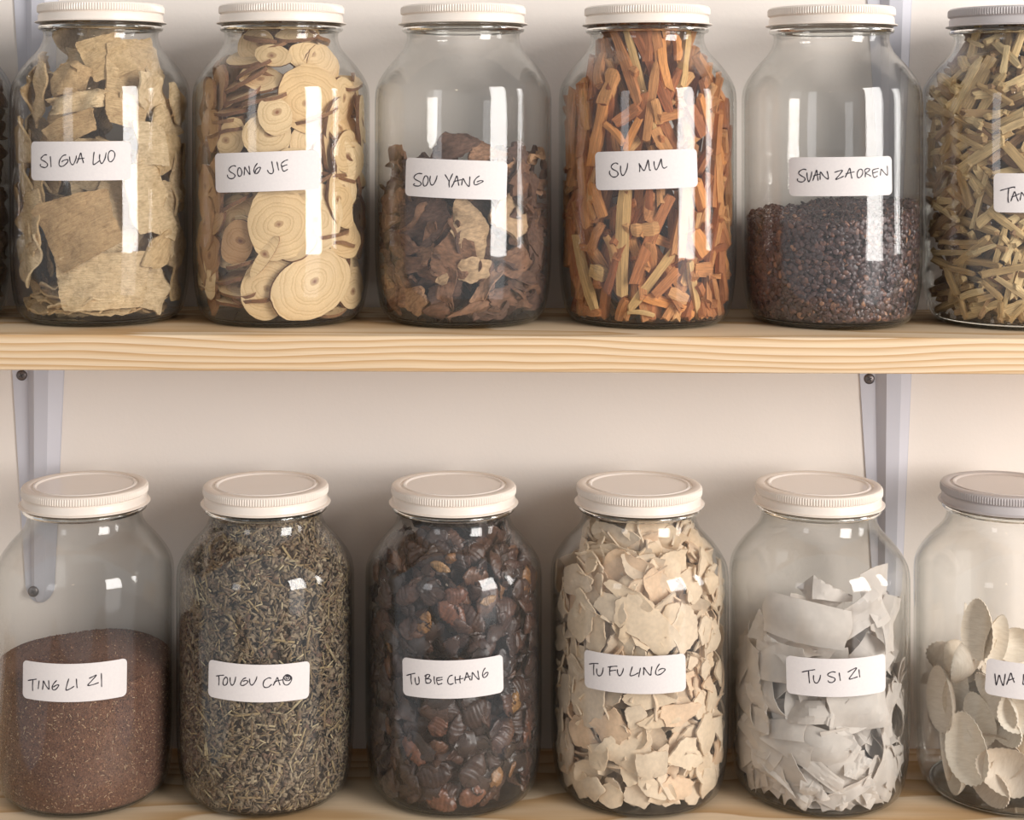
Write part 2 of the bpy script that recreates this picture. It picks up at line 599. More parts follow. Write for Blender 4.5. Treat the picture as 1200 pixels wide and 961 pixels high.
# handwriting: strokes in the coordinates of each close-up (origin x, y, scale)
SC = 1200 / 130.0
TXT = {
 'si': ((30, 160, SC), [
   [(232, 198), (205, 200), (175, 225), (168, 248), (200, 265), (232, 290), (238, 312), (215, 335), (175, 328), (158, 312), (165, 298)],
   [(268, 212), (272, 270), (277, 330)],
   [(440, 197), (405, 208), (372, 250), (362, 300), (378, 322), (410, 318), (448, 285), (460, 255), (440, 250), (405, 262), (392, 276)],
   [(475, 215), (482, 270), (500, 302), (520, 298), (545, 240), (550, 205)],
   [(552, 292), (575, 240), (596, 178), (608, 220), (628, 288)], [(560, 242), (600, 238), (636, 234)],
   [(742, 165), (735, 220), (732, 300), (765, 288), (800, 262)],
   [(803, 190), (800, 240), (815, 285), (832, 288), (860, 235), (872, 172)],
   [(925, 148), (900, 175), (893, 230), (905, 268), (930, 270), (958, 235), (966, 190), (950, 160), (922, 150)]]),
 'song': ((250, 170, SC), [
   [(245, 232), (225, 222), (190, 235), (168, 265), (185, 290), (222, 312), (236, 335), (215, 360), (180, 362), (158, 345), (152, 320)],
   [(272, 248), (262, 290), (272, 332), (295, 335), (310, 300), (300, 260), (282, 246), (268, 252)],
   [(333, 328), (337, 285), (340, 240), (360, 270), (395, 318), (392, 270), (385, 225)],
   [(478, 196), (450, 235), (440, 275), (452, 308), (480, 302), (505, 265), (508, 242), (485, 245), (460, 270), (455, 300)],
   [(632, 175), (640, 220), (650, 270), (645, 300), (625, 310), (600, 298), (585, 270)],
   [(688, 180), (698, 228), (708, 275)],
   [(735, 205), (742, 245), (758, 282), (785, 275), (805, 262)], [(735, 200), (770, 172), (808, 158)], [(745, 235), (770, 222), (800, 212)]]),
 'sou': ((470, 180, SC), [
   [(230, 218), (190, 215), (155, 232), (140, 262), (165, 285), (205, 305), (218, 330), (195, 350), (150, 348), (135, 335), (150, 325)],
   [(262, 238), (242, 280), (240, 330), (255, 352), (280, 335), (295, 290), (285, 250), (265, 238)],
   [(318, 240), (312, 290), (325, 335), (350, 335), (378, 285), (392, 236)],
   [(475, 225), (500, 265), (520, 300)], [(560, 215), (535, 270), (520, 310), (522, 366)],
   [(545, 366), (575, 310), (602, 242), (615, 290), (626, 348)], [(565, 308), (610, 292), (658, 282)],
   [(655, 345), (662, 300), (672, 270), (700, 320), (735, 355), (742, 300), (745, 248)],
   [(850, 240), (815, 265), (792, 300), (795, 335), (820, 335), (865, 315), (888, 298), (860, 292), (818, 308)]]),
 'su': ((690, 170, SC), [
   [(318, 208), (295, 194), (262, 205), (243, 235), (262, 262), (305, 285), (318, 315), (300, 340), (265, 346), (235, 325), (223, 295), (230, 278)],
   [(345, 222), (345, 275), (360, 325), (385, 318), (412, 260), (422, 195)],
   [(545, 195), (552, 240), (550, 292)], [(552, 210), (570, 245), (590, 272), (605, 270), (625, 215), (642, 160), (650, 210), (658, 268), (672, 272)],
   [(706, 175), (708, 215), (722, 262), (740, 258), (765, 200), (783, 148), (790, 200), (800, 238), (820, 250), (848, 232)]]),
 'suan': ((920, 175, SC), [
   [(232, 222), (200, 215), (160, 235), (148, 262), (175, 285), (212, 308), (215, 332), (190, 352), (155, 350), (135, 335), (138, 315)],
   [(238, 250), (240, 300), (255, 350), (270, 330), (285, 280), (290, 240)],
   [(300, 340), (320, 285), (342, 225), (350, 280), (358, 340)], [(305, 290), (345, 275), (380, 268)],
   [(380, 330), (380, 280), (385, 245), (420, 290), (465, 322), (466, 280), (455, 235)],
   [(535, 250), (580, 235), (620, 228), (590, 275), (548, 325), (590, 312), (635, 290)],
   [(650, 305), (675, 255), (700, 205), (712, 260), (725, 318)], [(655, 265), (700, 255), (752, 242)],
   [(800, 218), (782, 255), (785, 300), (808, 305), (835, 275), (840, 235), (822, 215), (795, 222)],
   [(868, 302), (868, 260), (862, 222)], [(862, 222), (890, 206), (915, 215), (900, 240), (870, 258), (905, 275), (930, 292)],
   [(945, 225), (950, 270), (962, 302), (985, 298), (1000, 285)], [(945, 225), (980, 212), (1015, 206)], [(950, 258), (980, 248), (1005, 240)],
   [(1030, 285), (1035, 240), (1040, 215), (1070, 250), (1105, 280), (1108, 230), (1105, 178)]]),
 'tan': ((1140, 195, 961 / 60.0), [
   [(512, 455), (590, 432), (690, 405), (785, 385), (780, 408)], [(675, 412), (665, 520), (662, 600), (668, 672), (682, 668)],
   [(715, 655), (745, 570), (785, 475), (820, 570), (855, 655)], [(728, 575), (790, 555), (880, 510)],
   [(885, 640), (900, 570), (915, 490), (960, 545), (1010, 610), (1030, 540), (1040, 450)]]),
 'ting': ((20, 765, SC), [
   [(118, 300), (165, 292), (212, 285)], [(172, 292), (168, 350), (170, 412)], [(240, 300), (234, 345), (230, 392)],
   [(275, 400), (282, 350), (285, 305), (310, 350), (345, 395), (345, 350), (342, 298)],
   [(430, 298), (400, 330), (380, 370), (390, 400), (420, 395), (445, 365), (450, 348), (425, 350), (390, 372)],
   [(560, 280), (542, 340), (530, 402), (570, 392), (618, 362)], [(642, 280), (645, 330), (650, 382)],
   [(778, 278), (820, 258), (858, 242), (810, 300), (765, 352), (820, 345), (885, 322)], [(912, 220), (914, 295), (915, 370)]]),
 'tou': ((240, 765, SC), [
   [(122, 252), (165, 246), (208, 242)], [(152, 250), (155, 300), (152, 352)],
   [(232, 258), (205, 290), (198, 335), (215, 352), (240, 335), (248, 290), (235, 262)],
   [(275, 265), (275, 310), (290, 350), (312, 340), (328, 300), (335, 258)],
   [(448, 270), (415, 285), (390, 325), (392, 350), (420, 352), (455, 330), (466, 308), (440, 300), (412, 310)],
   [(485, 280), (488, 325), (505, 350), (530, 335), (555, 290), (565, 255)],
   [(720, 278), (690, 272), (645, 300), (632, 345), (650, 375), (690, 370), (725, 340)],
   [(738, 355), (765, 310), (785, 268), (800, 310), (815, 352)], [(748, 318), (790, 302), (850, 292)],
   [(878, 240), (850, 270), (850, 320), (872, 348), (905, 342), (935, 305), (938, 265), (905, 238), (870, 245), (858, 275), (880, 300), (912, 298), (925, 270), (905, 250), (878, 258), (885, 285), (905, 280), (900, 262), (880, 250), (915, 245), (932, 275), (915, 302)]]),
 'bie': ((465, 760, SC), [
   [(105, 292), (150, 278), (200, 268)], [(155, 280), (155, 335), (162, 388)],
   [(198, 312), (202, 360), (215, 388), (240, 378), (242, 340), (236, 302)],
   [(318, 290), (312, 335), (318, 375)], [(300, 300), (335, 280), (358, 290), (340, 318), (322, 328), (355, 330), (372, 350), (350, 375), (312, 372)],
   [(405, 300), (405, 340), (412, 385)], [(435, 312), (432, 350), (445, 386), (470, 384), (492, 375)], [(440, 318), (465, 315), (495, 312)], [(440, 345), (465, 342), (495, 335)],
   [(605, 288), (572, 300), (552, 340), (558, 378), (585, 388), (615, 375)],
   [(632, 300), (632, 340), (638, 382)], [(685, 290), (682, 335), (688, 378)], [(640, 340), (680, 332), (722, 322)],
   [(730, 350), (745, 305), (758, 262), (775, 300), (798, 345)], [(735, 318), (765, 308), (800, 298)],
   [(810, 345), (815, 300), (818, 260), (850, 300), (888, 335), (882, 285), (876, 238)],
   [(958, 208), (935, 245), (928, 290), (945, 315), (975, 295), (988, 262), (965, 262), (938, 290)]]),
 'fu': ((680, 755, SC), [
   [(95, 215), (145, 208), (198, 210)], [(148, 210), (145, 270), (148, 335)],
   [(178, 262), (180, 310), (198, 340), (225, 335), (242, 300), (250, 252)],
   [(325, 245), (318, 290), (322, 340)], [(298, 248), (350, 240), (402, 238)], [(312, 290), (350, 285), (388, 280)],
   [(402, 270), (405, 310), (422, 340), (442, 330), (460, 295), (468, 258)],
   [(565, 242), (550, 290), (540, 338), (580, 335), (632, 308)], [(652, 255), (642, 305), (632, 355)],
   [(685, 335), (688, 290), (688, 252), (720, 295), (760, 335), (768, 290), (775, 240)],
   [(858, 212), (830, 255), (815, 300), (825, 330), (860, 328), (900, 300), (918, 272), (895, 262), (860, 272), (845, 290)]]),
 'sizi': ((915, 760, SC), [
   [(228, 255), (300, 240), (372, 228)], [(300, 242), (305, 310), (312, 376)],
   [(355, 288), (355, 335), (370, 368), (398, 370), (422, 330), (430, 285)],
   [(595, 258), (560, 252), (520, 268), (508, 290), (540, 305), (582, 320), (585, 345), (555, 368), (520, 362), (510, 345)],
   [(632, 260), (638, 305), (645, 350)],
   [(722, 258), (770, 230), (820, 210), (780, 270), (740, 328), (785, 322), (832, 305)], [(845, 225), (850, 270), (855, 312)]]),
 'wa': ((1140, 760, 961 / 60.0), [
   [(415, 470), (425, 580), (440, 685), (470, 590), (498, 500), (530, 600), (572, 695), (595, 590), (612, 475)],
   [(632, 682), (675, 570), (715, 460), (745, 550), (782, 640)], [(660, 600), (715, 582), (780, 558)],
   [(955, 480), (950, 580), (942, 668), (985, 662), (1020, 655)]]),
}
# paper labels: left edge (x, ytop, ybottom), right edge (x, ytop, ybottom)
LAB = {
 'si': ((36.8, 166, 211), (153.5, 165, 211)), 'song': ((252.5, 180, 225.5), (374.5, 175, 221.5)),
 'sou': ((475.5, 184, 229.5), (594, 189.5, 234)), 'su': ((698, 178, 223), (817, 174, 219)),
 'suan': ((924.5, 184.5, 229.5), (1045, 182.5, 228.5)), 'tan': ((1164.5, 203, 248.5), (1284, 202, 248)),
 'ting': ((27, 773.5, 817), (148.5, 770.5, 815.5)), 'tou': ((244.5, 772.5, 815.5), (362.5, 774, 818)),
 'bie': ((472, 770, 814), (589.5, 766.5, 811)), 'fu': ((685, 761, 804.5), (803.5, 765, 809.5)),
 'sizi': ((921.5, 768, 811.5), (1037.5, 765, 810)), 'wa': ((1155, 770.5, 812.5), (1272, 776, 818)),
}
RL = 103.9


def jar_label(key, e, X, Zb):
    (xl, yl0, yl1), (xr, yr0, yr1) = LAB[key]
    pl0, zl0 = pixel_on_jar(xl, yl0, X, Zb, RL)
    pl1, zl1 = pixel_on_jar(xl, yl1, X, Zb, RL)
    pr0, zr0 = pixel_on_jar(min(xr, X + XC + 96), yr0, X, Zb, RL)
    pr1, zr1 = pixel_on_jar(min(xr, X + XC + 96), yr1, X, Zb, RL)
    pl, pr = (pl0 + pl1) / 2, (pr0 + pr1) / 2
    W = (pr - pl) * RL
    H = ((zl0 - zl1) + (zr0 - zr1)) / 2
    zc = (zl0 + zl1 + zr0 + zr1) / 4
    rot = math.atan2((zr0 + zr1 - zl0 - zl1) / 2, W)
    pc = (pl + pr) / 2
    cr = 5.5
    a = [-W / 2 + cr * (1 - math.cos(k * math.pi / 12)) for k in range(7)]
    us = a + list(np.linspace(-W / 2 + cr, W / 2 - cr, 22)[1:-1]) + [-q for q in a[::-1]]
    V, F = [], []
    nv = 5
    for lay in (0.0, 0.28):
        for u in us:
            q = W / 2 - abs(u)
            h = H / 2 - (cr - math.sqrt(max(0, cr * cr - (cr - q) ** 2)) if q < cr else 0)
            for k in range(nv):
                vv_ = -h + 2 * h * k / (nv - 1)
                uu = u * math.cos(rot) - vv_ * math.sin(rot)
                zz = u * math.sin(rot) + vv_ * math.cos(rot)
                ph = pc + uu / RL
                V.append(((RL + lay) * math.sin(ph), -(RL + lay) * math.cos(ph), zc + zz))
    n = len(us)
    L = n * nv
    for i in range(n - 1):
        for k in range(nv - 1):
            q = (i * nv + k, (i + 1) * nv + k, (i + 1) * nv + k + 1, i * nv + k + 1)
            F.append(tuple(L + j for j in q))
            F.append(q[::-1])
    for i in range(n - 1):
        for k in (0, nv - 1):
            q = (i * nv + k, (i + 1) * nv + k, L + (i + 1) * nv + k, L + i * nv + k)
            F.append(q if k == 0 else q[::-1])
    for i in (0, n - 1):
        for k in range(nv - 1):
            q = (i * nv + k, i * nv + k + 1, L + i * nv + k + 1, L + i * nv + k)
            F.append(q if i else q[::-1])
    lb = mk('paper_label', V, F, PAPER, e, smooth=True, sharp=50)
    # ink strokes lying on the paper
    (ox, oy, sc), strokes = TXT[key]
    R2 = RL + 0.36
    V, F = [], []
    for st in strokes:
        pts = catmull(st, 5) if len(st) > 2 else np.array([np.array(st[0]) + (np.array(st[1]) - np.array(st[0])) * q for q in np.linspace(0, 1, 6)])
        S = []
        for (sx, sy) in pts:
            x_, y_ = ox + sx / sc, oy + sy / sc
            if x_ > X + XC + 97:
                break
            ph, zz = pixel_on_jar(x_, y_, X, Zb, R2)
            S.append((ph * R2, zz))
        if len(S) < 2:
            continue
        S = np.array(S)
        tg = np.gradient(S, axis=0)
        tg /= np.maximum(np.linalg.norm(tg, axis=1)[:, None], 1e-6)
        nm = np.stack([-tg[:, 1], tg[:, 0]], 1)
        wd = 0.56 + 0.09 * np.sin(np.arange(len(S)) * 0.7)
        wd[0] *= 0.7
        wd[-1] *= 0.7
        k0 = len(V)
        for lay in (0.0, 0.14):
            for sgn in (-1, 1):
                for p, q_, w_ in zip(S, nm, wd):
                    c_ = p + q_ * w_ * sgn
                    ph = c_[0] / R2
                    V.append(((R2 + lay) * math.sin(ph), -(R2 + lay) * math.cos(ph), c_[1]))
        m = len(S)
        for i in range(m - 1):
            A = k0 + i
            F += [(A + 2 * m, A + 2 * m + 1, A + 3 * m + 1, A + 3 * m), (A, A + m, A + m + 1, A + 1),
                  (A, A + 1, A + 2 * m + 1, A + 2 * m), (A + m, A + 3 * m, A + 3 * m + 1, A + m + 1)]
    mk('handwriting', V, F, INK, lb)


MESH = {}
JAR = {}


def make_jar(key, X, row, label, lab=True, grey=False):
    if row == 'u':
        T = 367.0
        Zb = ZU - TILT * X + 0.35
    else:
        T = 357.0
        Zb = ZL + 0.1
    e = empty('glass_jar', (X, 0, Zb))
    if row == 'u':
        pass
    if row not in MESH:
        V, F = jar_mesh_data(T)
        g = mk('glass_body', V, F, GLASS, e, smooth=True, sharp=55)
        (bv, bf), (dv, df) = lid_data(T)
        b = mk('screw_band', bv, bf, LIDM, e, smooth=True, sharp=27)
        d = mk('lid_disc', dv, df, LIDT, e, smooth=True, sharp=14)
        (nv_, nf_), (tv_, tf_) = thick_parts(T)
        q1 = mk('neck_ring', nv_, nf_[:, ::-1], THICK, e, smooth=True)
        q2 = mk('thick_base', tv_, tf_, THICK, e, smooth=True, sharp=60)
        MESH[row] = (g, b, d, q1, q2)
    else:
        for o in MESH[row]:
            c = o.copy()
            C.objects.link(c)
            c.parent = e
            if grey:
                c.data = c.data
                if c.name.startswith('screw_band'):
                    c.material_slots[0].link = 'OBJECT'
                    c.material_slots[0].material = LIDG
                if c.name.startswith('lid_disc'):
                    c.material_slots[0].link = 'OBJECT'
                    c.material_slots[0].material = LIDGT
    tag(e, label, 'jar', 'jars on the upper shelf' if row == 'u' else 'jars on the lower shelf')
    if lab:
        jar_label(key, e, X, Zb)
    JAR[key] = (X, Zb, T)
    return e


make_jar('si', 118.5 - XC, 'u', 'glass jar labelled SI GUA LUO, filled with tan fibrous sheets')
make_jar('song', 330 - XC, 'u', 'glass jar labelled SONG JIE, filled with ringed wood slices')
make_jar('sou', 542.7 - XC, 'u', 'glass jar labelled SOU YANG, half full of dark brown chips')
make_jar('su', 758.3 - XC, 'u', 'glass jar labelled SU MU, filled with orange wood sticks')
make_jar('suan', 974 - XC, 'u', 'glass jar labelled SUAN ZAOREN, part filled with dark seeds')
make_jar('tan', 1187 - XC, 'u', 'glass jar with darker lid cut by right edge, filled with straw-coloured sticks', grey=True)
make_jar('dark', -92 - XC, 'u', 'unlabelled jar of dark pieces cut off by the left edge', lab=False)
make_jar('ting', 99.5 - XC, 'l', 'glass jar labelled TING LI ZI, half full of fine red-brown seed')
make_jar('tou', 311.5 - XC, 'l', 'glass jar labelled TOU GU CAO, full of chopped grey-green herb')
make_jar('bie', 531.5 - XC, 'l', 'glass jar labelled TU BIE CHANG, full of dark dried beetles')
make_jar('fu', 749 - XC, 'l', 'glass jar labelled TU FU LING, full of cream root flakes')
make_jar('sizi', 959.3 - XC, 'l', 'glass jar labelled TU SI ZI, holding folded white paper sachets')
make_jar('wa', 1178 - XC, 'l', 'glass jar labelled WA, holding white shells, cut by right edge', grey=True)

# ------------------------------------------------------------------ pieces inside the jars
RNG = np.random.default_rng(11)


def smooth_noise(th, rng, n=5, amp=1.0):
    r = np.zeros_like(th)
    for k in range(2, 2 + n):
        r += rng.normal() / k * np.cos(k * th + rng.uniform(0, 6.28))
    return r * amp


def flake(rx, ry, th, jag=0.12, bend=(0, 0), seed=0, nt=26, nr=5, sq=2.0, rough=0.4, crisp=0.0, twist=0.0, poly=0):
    """Thin irregular sheet: superellipse outline, torn edge, bent and rumpled, real thickness."""
    rng = np.random.default_rng(seed)
    a = np.arange(nt) * 2 * math.pi / nt
    base = (np.abs(np.cos(a)) ** sq + np.abs(np.sin(a)) ** sq) ** (-1.0 / sq)
    if poly:
        off = rng.uniform(0, 6.28) if poly != 4 else 0.0
        rad = np.full(nt, 1.5)
        for k in range(poly):
            ak = off + k * 2 * math.pi / poly + rng.normal(0, 0.10 if poly == 4 else 0.28)
            dk = 1.0 if poly == 4 else rng.uniform(0.68, 1.0)
            cs = np.cos(a - ak)
            rad = np.where(cs > 0.12, np.minimum(rad, dk / np.maximum(cs, 0.12)), rad)
        base = rad
    rad = base * (1 + smooth_noise(a, rng, 5, jag) + rng.normal(0, crisp, nt))
    pts = [(0.0, 0.0)]
    for k in range(1, nr + 1):
        q = k / nr
        for i in range(nt):
            pts.append((q * rad[i] * math.cos(a[i]), q * rad[i] * math.sin(a[i])))
    pts = np.array(pts)
    x, y = pts[:, 0] * rx, pts[:, 1] * ry
    z = bend[0] * pts[:, 0] ** 2 + bend[1] * pts[:, 1] ** 2 + twist * pts[:, 0] * pts[:, 1]
    ph = rng.uniform(0, 6.28, 6)
    f = rng.uniform(0.08, 0.2, 6)
    for k in range(3):
        z = z + rough * np.sin(x * f[k] + ph[k]) * np.cos(y * f[k + 3] + ph[k + 3]) * (1 + 2 * (np.hypot(pts[:, 0], pts[:, 1]) > 0.7))
    top = np.stack([x, y, z + th / 2], 1)
    bot = np.stack([x, y, z - th / 2], 1)
    V = np.vstack([top, bot])
    n = len(pts)
    F = []
    for i in range(nt):
        j = (i + 1) % nt
        F.append((0, 1 + i, 1 + j))
        F.append((n, n + 1 + j, n + 1 + i))
    for k in range(nr - 1):
        for i in range(nt):
            j = (i + 1) % nt
            p, q = 1 + k * nt, 1 + (k + 1) * nt
            F.append((p + i, q + i, q + j, p + j))
            F.append((n + p + i, n + p + j, n + q + j, n + q + i))
    p = 1 + (nr - 1) * nt
    for i in range(nt):
        j = (i + 1) % nt
        F.append((p + i, n + p + i, n + p + j, p + j))
    return V, F


def stick(L, wd, th, seed=0, bend=0.0, seg=5):
    """Split wood: an uneven square section running along local x, slightly bent, ragged ends."""
    rng = np.random.default_rng(seed)
    V, F = [], []
    sec = np.array([(-1, -1), (0, -1.12), (1, -0.9), (1.05, 0.9), (0.1, 1.15), (-1, 0.95)]) * np.array([wd / 2, th / 2])
    sec = sec * (1 + rng.normal(0, 0.10, sec.shape))
    b2 = rng.normal(0, bend)
    b1 = rng.normal(0, bend)
    for i in range(seg + 1):
        q = i / seg * 2 - 1
        sc_ = 1 + rng.normal(0, 0.07) - (0.15 * abs(q) ** 6)
        for (yy, zz) in sec:
            x = q * L / 2 + (rng.normal(0, 0.035 * min(L, 50)) if i in (0, seg) else 0)
            V.append((x, yy * sc_ + b1 * (1 - q * q) + rng.normal(0, wd * 0.02), zz * sc_ + b2 * (1 - q * q)))
    m = 6
    for i in range(seg):
        for k in range(m):
            F.append((i * m + k, i * m + (k + 1) % m, (i + 1) * m + (k + 1) % m, (i + 1) * m + k))
    F.append(tuple(range(m - 1, -1, -1)))
    F.append(tuple(seg * m + k for k in range(m)))
    return np.array(V), F


def beetle(L, W, H, seed=0):
    """Dried flat beetle: oval domed body ringed with overlapping segments."""
    rng = np.random.default_rng(seed)
    nu, nv = 22, 14
    V, F = [], []
    cv = rng.uniform(-0.25, 0.35)
    for i in range(nu + 1):
        q = i / nu * 2 - 1
        prof = max(0.0, 1 - abs(q) ** 2.3) ** 0.62
        saw = (i % 3) / 3.0
        rr = prof * (1 - 0.13 * saw)
        for k in range(nv):
            a = k / nv * 2 * math.pi
            s = math.sin(a)
            hz = (s if s > 0 else 0.45 * s)
            rr = rr * (1 + 0.13 * math.sin(q * 5 + a * 2 + seed) * (0.5 + 0.5 * math.sin(seed * 1.7 + q * 3)))
            V.append((q * L / 2 + 1.6 * math.cos(2 * a + seed), rr * W / 2 * math.cos(a) * (1 - 0.15 * q), rr * H / 2 * hz - cv * H * q * q + (0.8 if s > 0 else 0) * (-saw) * 0.9 * prof))
    for i in range(nu):
        for k in range(nv):
            F.append((i * nv + k, i * nv + (k + 1) % nv, (i + 1) * nv + (k + 1) % nv, (i + 1) * nv + k))
    F.append(tuple(range(nv - 1, -1, -1)))
    F.append(tuple(nu * nv + k for k in range(nv)))
    V = np.array(V)
    V[:, 2] += 1.3 * np.sin(V[:, 0] * 0.33 + seed) * np.cos(V[:, 1] * 0.42 + seed * 2)
    return V, F


def shell(L, W, D, seed=0):
    """Half of a long clam-like shell: concave cup with a fine toothed rim and real thickness."""
    rng = np.random.default_rng(seed)
    nt, nr = 60, 8
    V, F = [], []
    lay = []
    for off in (0.0, -2.4):
        P = [(0.0, 0.0, -D + off)]
        for k in range(1, nr + 1):
            q = k / nr
            for i in range(nt):
                a = i / nt * 2 * math.pi
                rx = W / 2 * (1 - 0.16 * math.sin(a))
                ry = L / 2
                e = 1 + (0.022 * (1 if i % 2 else -1) if k == nr else 0)
                P.append((q * rx * math.cos(a) * e, q * ry * math.sin(a) * e, -D * (1 - q ** 2.4) + off * (1 if k < nr else 0.6) + 0.04 * D * math.cos(2 * a) * q))
        lay.append(P)
    n = len(lay[0])
    V = np.array(lay[0] + lay[1])
    for i in range(nt):
        j = (i + 1) % nt
        F.append((0, 1 + i, 1 + j))
        F.append((n, n + 1 + j, n + 1 + i))
    for k in range(nr - 1):
        for i in range(nt):
            j = (i + 1) % nt
            p, q = 1 + k * nt, 1 + (k + 1) * nt
            F.append((p + i, q + i, q + j, p + j))
            F.append((n + p + i, n + p + j, n + q + j, n + q + i))
    p = 1 + (nr - 1) * nt
    for i in range(nt):
        j = (i + 1) % nt
        F.append((p + i, n + p + i, n + p + j, p + j))
    return V, F


def sachet(w_, h_, seed=0, nx=15, ny=11, fold=None, crump=3.0, th=0.7, puff=0.0):
    """Folded paper sachet: rumpled, creased sheet, optionally folded over, with thickness."""
    rng = np.random.default_rng(seed)
    u, v = np.meshgrid(np.linspace(-1, 1, nx), np.linspace(-1, 1, ny), indexing='ij')
    z = puff * (1 - u * u) * (1 - v * v)
    for k in range(4):          # sharp creases in random directions
        a, o_ = rng.uniform(0, math.pi), rng.uniform(-0.6, 0.6)
        z = z + crump * rng.uniform(-0.9, 0.9) * np.abs(u * math.cos(a) + v * math.sin(a) * h_ / w_ - o_)
    a = rng.uniform(0, 6.28)
    z = z + crump * 0.5 * np.sin(2.6 * (u * math.cos(a) + v * math.sin(a)) + a) + rng.normal(0, 0.05 * crump, u.shape)
    z = z - z.mean() - (w_ * w_ / 1100.0) * u * u
    V = np.stack([u * w_ / 2 * (1 + 0.05 * np.sin(v * 3 + seed)), v * h_ / 2 * (1 + 0.05 * np.sin(u * 2.3 + seed * 2)), z], -1).reshape(-1, 3)
    if fold is not None:      # fold the far part back over along a slanted crease
        d = np.array([math.cos(fold[1]), math.sin(fold[1])])
        s = V[:, 0] * d[0] + V[:, 1] * d[1] - fold[0] * w_ / 2
        k = s > 0
        V[k, 0] -= 2 * s[k] * d[0] * 0.97
        V[k, 1] -= 2 * s[k] * d[1] * 0.97
        V[k, 2] += 1.2 + s[k] * 0.14
    n = len(V)
    V = np.vstack([V + [0, 0, th / 2], V - [0, 0, th / 2]])
    F = []
    for i in range(nx - 1):
        for j in range(ny - 1):
            q = (i * ny + j, (i + 1) * ny + j, (i + 1) * ny + j + 1, i * ny + j + 1)
            F.append(q)
            F.append(tuple(n + a_ for a_ in q[::-1]))
    ring = [i * ny for i in range(nx)] + [(nx - 1) * ny + j for j in range(1, ny)] + [i * ny + ny - 1 for i in range(nx - 2, -1, -1)] + [j for j in range(ny - 2, 0, -1)]
    for a_, b_ in zip(ring, ring[1:] + ring[:1]):
        F.append((b_, a_, n + a_, n + b_))
    return V, F


def frame(phi, roll, tiltv=0.0, tilth=0.0):
    """Axes of a piece lying against the glass at angle phi: x tangent, y up, z outwards; then tilt and roll."""
    t_ = np.array([math.cos(phi), math.sin(phi), 0])
    n_ = np.array([math.sin(phi), -math.cos(phi), 0])
    u_ = np.array([0, 0, 1.0])
    B = np.stack([t_, u_, n_], 1)

    def rx(a):
        c, s = math.cos(a), math.sin(a)
        return np.array([[1, 0, 0], [0, c, -s], [0, s, c]])

    def ry(a):
        c, s = math.cos(a), math.sin(a)
        return np.array([[c, 0, s], [0, 1, 0], [-s, 0, c]])

    def rz(a):
        c, s = math.cos(a), math.sin(a)
        return np.array([[c, -s, 0], [s, c, 0], [0, 0, 1]])
    return B @ rz(roll) @ rx(-tiltv) @ ry(tilth)


def fit(V, Rm, c, T, top=None, marg=1.0):
    """Slide a piece until it lies inside the glass."""
    c = np.array(c, float)
    top = top or (T - 12)
    for _ in range(10):
        W = V @ Rm.T + c
        zmin, zmax = W[:, 2].min(), W[:, 2].max()
        if zmin < 8.0 * T / 367:
            c[2] += 8.0 * T / 367 - zmin
        elif zmax > top:
            c[2] -= zmax - top
        W = V @ Rm.T + c
        rr = np.hypot(W[:, 0], W[:, 1])
        ex = (rr - (rin(W[:, 2], T) - marg))
        k = int(ex.argmax())
        if ex[k] <= 0.02:
            break
        d = W[k, :2] / max(rr[k], 1e-6)
        c[:2] -= d * ex[k] * 1.05
    return c


class Jar:
    def __init__(s, key):
        s.X, s.Zb, s.T = JAR[key]
        s.cache = {}

    def place(s, name, V, F, Rm, c, mat, label, cat, group, smooth=True, sharp=40, shared=None, marg=1.0, top=None):
        c = fit(V, Rm, c, s.T, top, marg)
        if shared is not None and shared in s.cache:
            o = s.cache[shared].copy()
            C.objects.link(o)
            if mat is not None and o.data.materials[0] is not mat:
                o.material_slots[0].link = 'OBJECT'
                o.material_slots[0].material = mat
        else:
            o = mk(name, V, F, mat, smooth=smooth, sharp=sharp)
            if shared is not None:
                s.cache[shared] = o
        m4 = Matrix.Identity(4)
        for i in range(3):
            for j in range(3):
                m4[i][j] = Rm[i, j]
        m4[0][3] = (s.X + c[0]) * M
        m4[1][3] = c[1] * M
        m4[2][3] = (s.Zb + c[2]) * M
        o.matrix_world = m4
        tag(o, label, cat, group)
        return o

    def at(s, x, y, depth):
        """phi and z for something seen at a picture point, 'depth' behind the glass."""
        z0 = pixel_on_jar(x, y, s.X, s.Zb, 100)[1]
        R = float(rin(z0, s.T)) - 1 - depth
        ph, z = pixel_on_jar(x, y, s.X, s.Zb, max(R, 15))
        return ph, z, R

    def seen(s, name, geo, x, y, roll, mat, label, cat, group, depth=1.5, tv=0.0, th=0.0, **kw):
        ph, z, R = s.at(x, y, depth)
        Rm = frame(ph, math.radians(roll), math.radians(tv), math.radians(th))
        c = (R * math.sin(ph), -R * math.cos(ph), z)
        return s.place(name, geo[0], geo[1], Rm, c, mat, label, cat, group, **kw)

    def stickseg(s, name, p, q, wd, th, mat, label, cat, group, depth=3, seed=0, bend=0.0, **kw):
        """A stick seen between two picture points."""
        A, B = [], []
        for (x, y), L in ((p, A), (q, B)):
            ph, z, R = s.at(x, y, depth + th / 2)
            L += [R * math.sin(ph), -R * math.cos(ph), z]
        A, B = np.array(A), np.array(B)
        d = B - A
        L = float(np.linalg.norm(d))
        xa = d / L
        mid = (A + B) / 2
        nrm = np.array([mid[0], mid[1], 0.0])
        nrm /= max(np.linalg.norm(nrm), 1e-6)
        za = nrm - xa * nrm.dot(xa)
        za /= np.linalg.norm(za)
        ya = np.cross(za, xa)
        Rm = np.stack([xa, ya, za], 1)
        V, F = stick(L, wd, th, seed, bend)
        return s.place(name, V, F, Rm, mid, mat, label, cat, group, smooth=False, sharp=None, **kw)


USED = {}


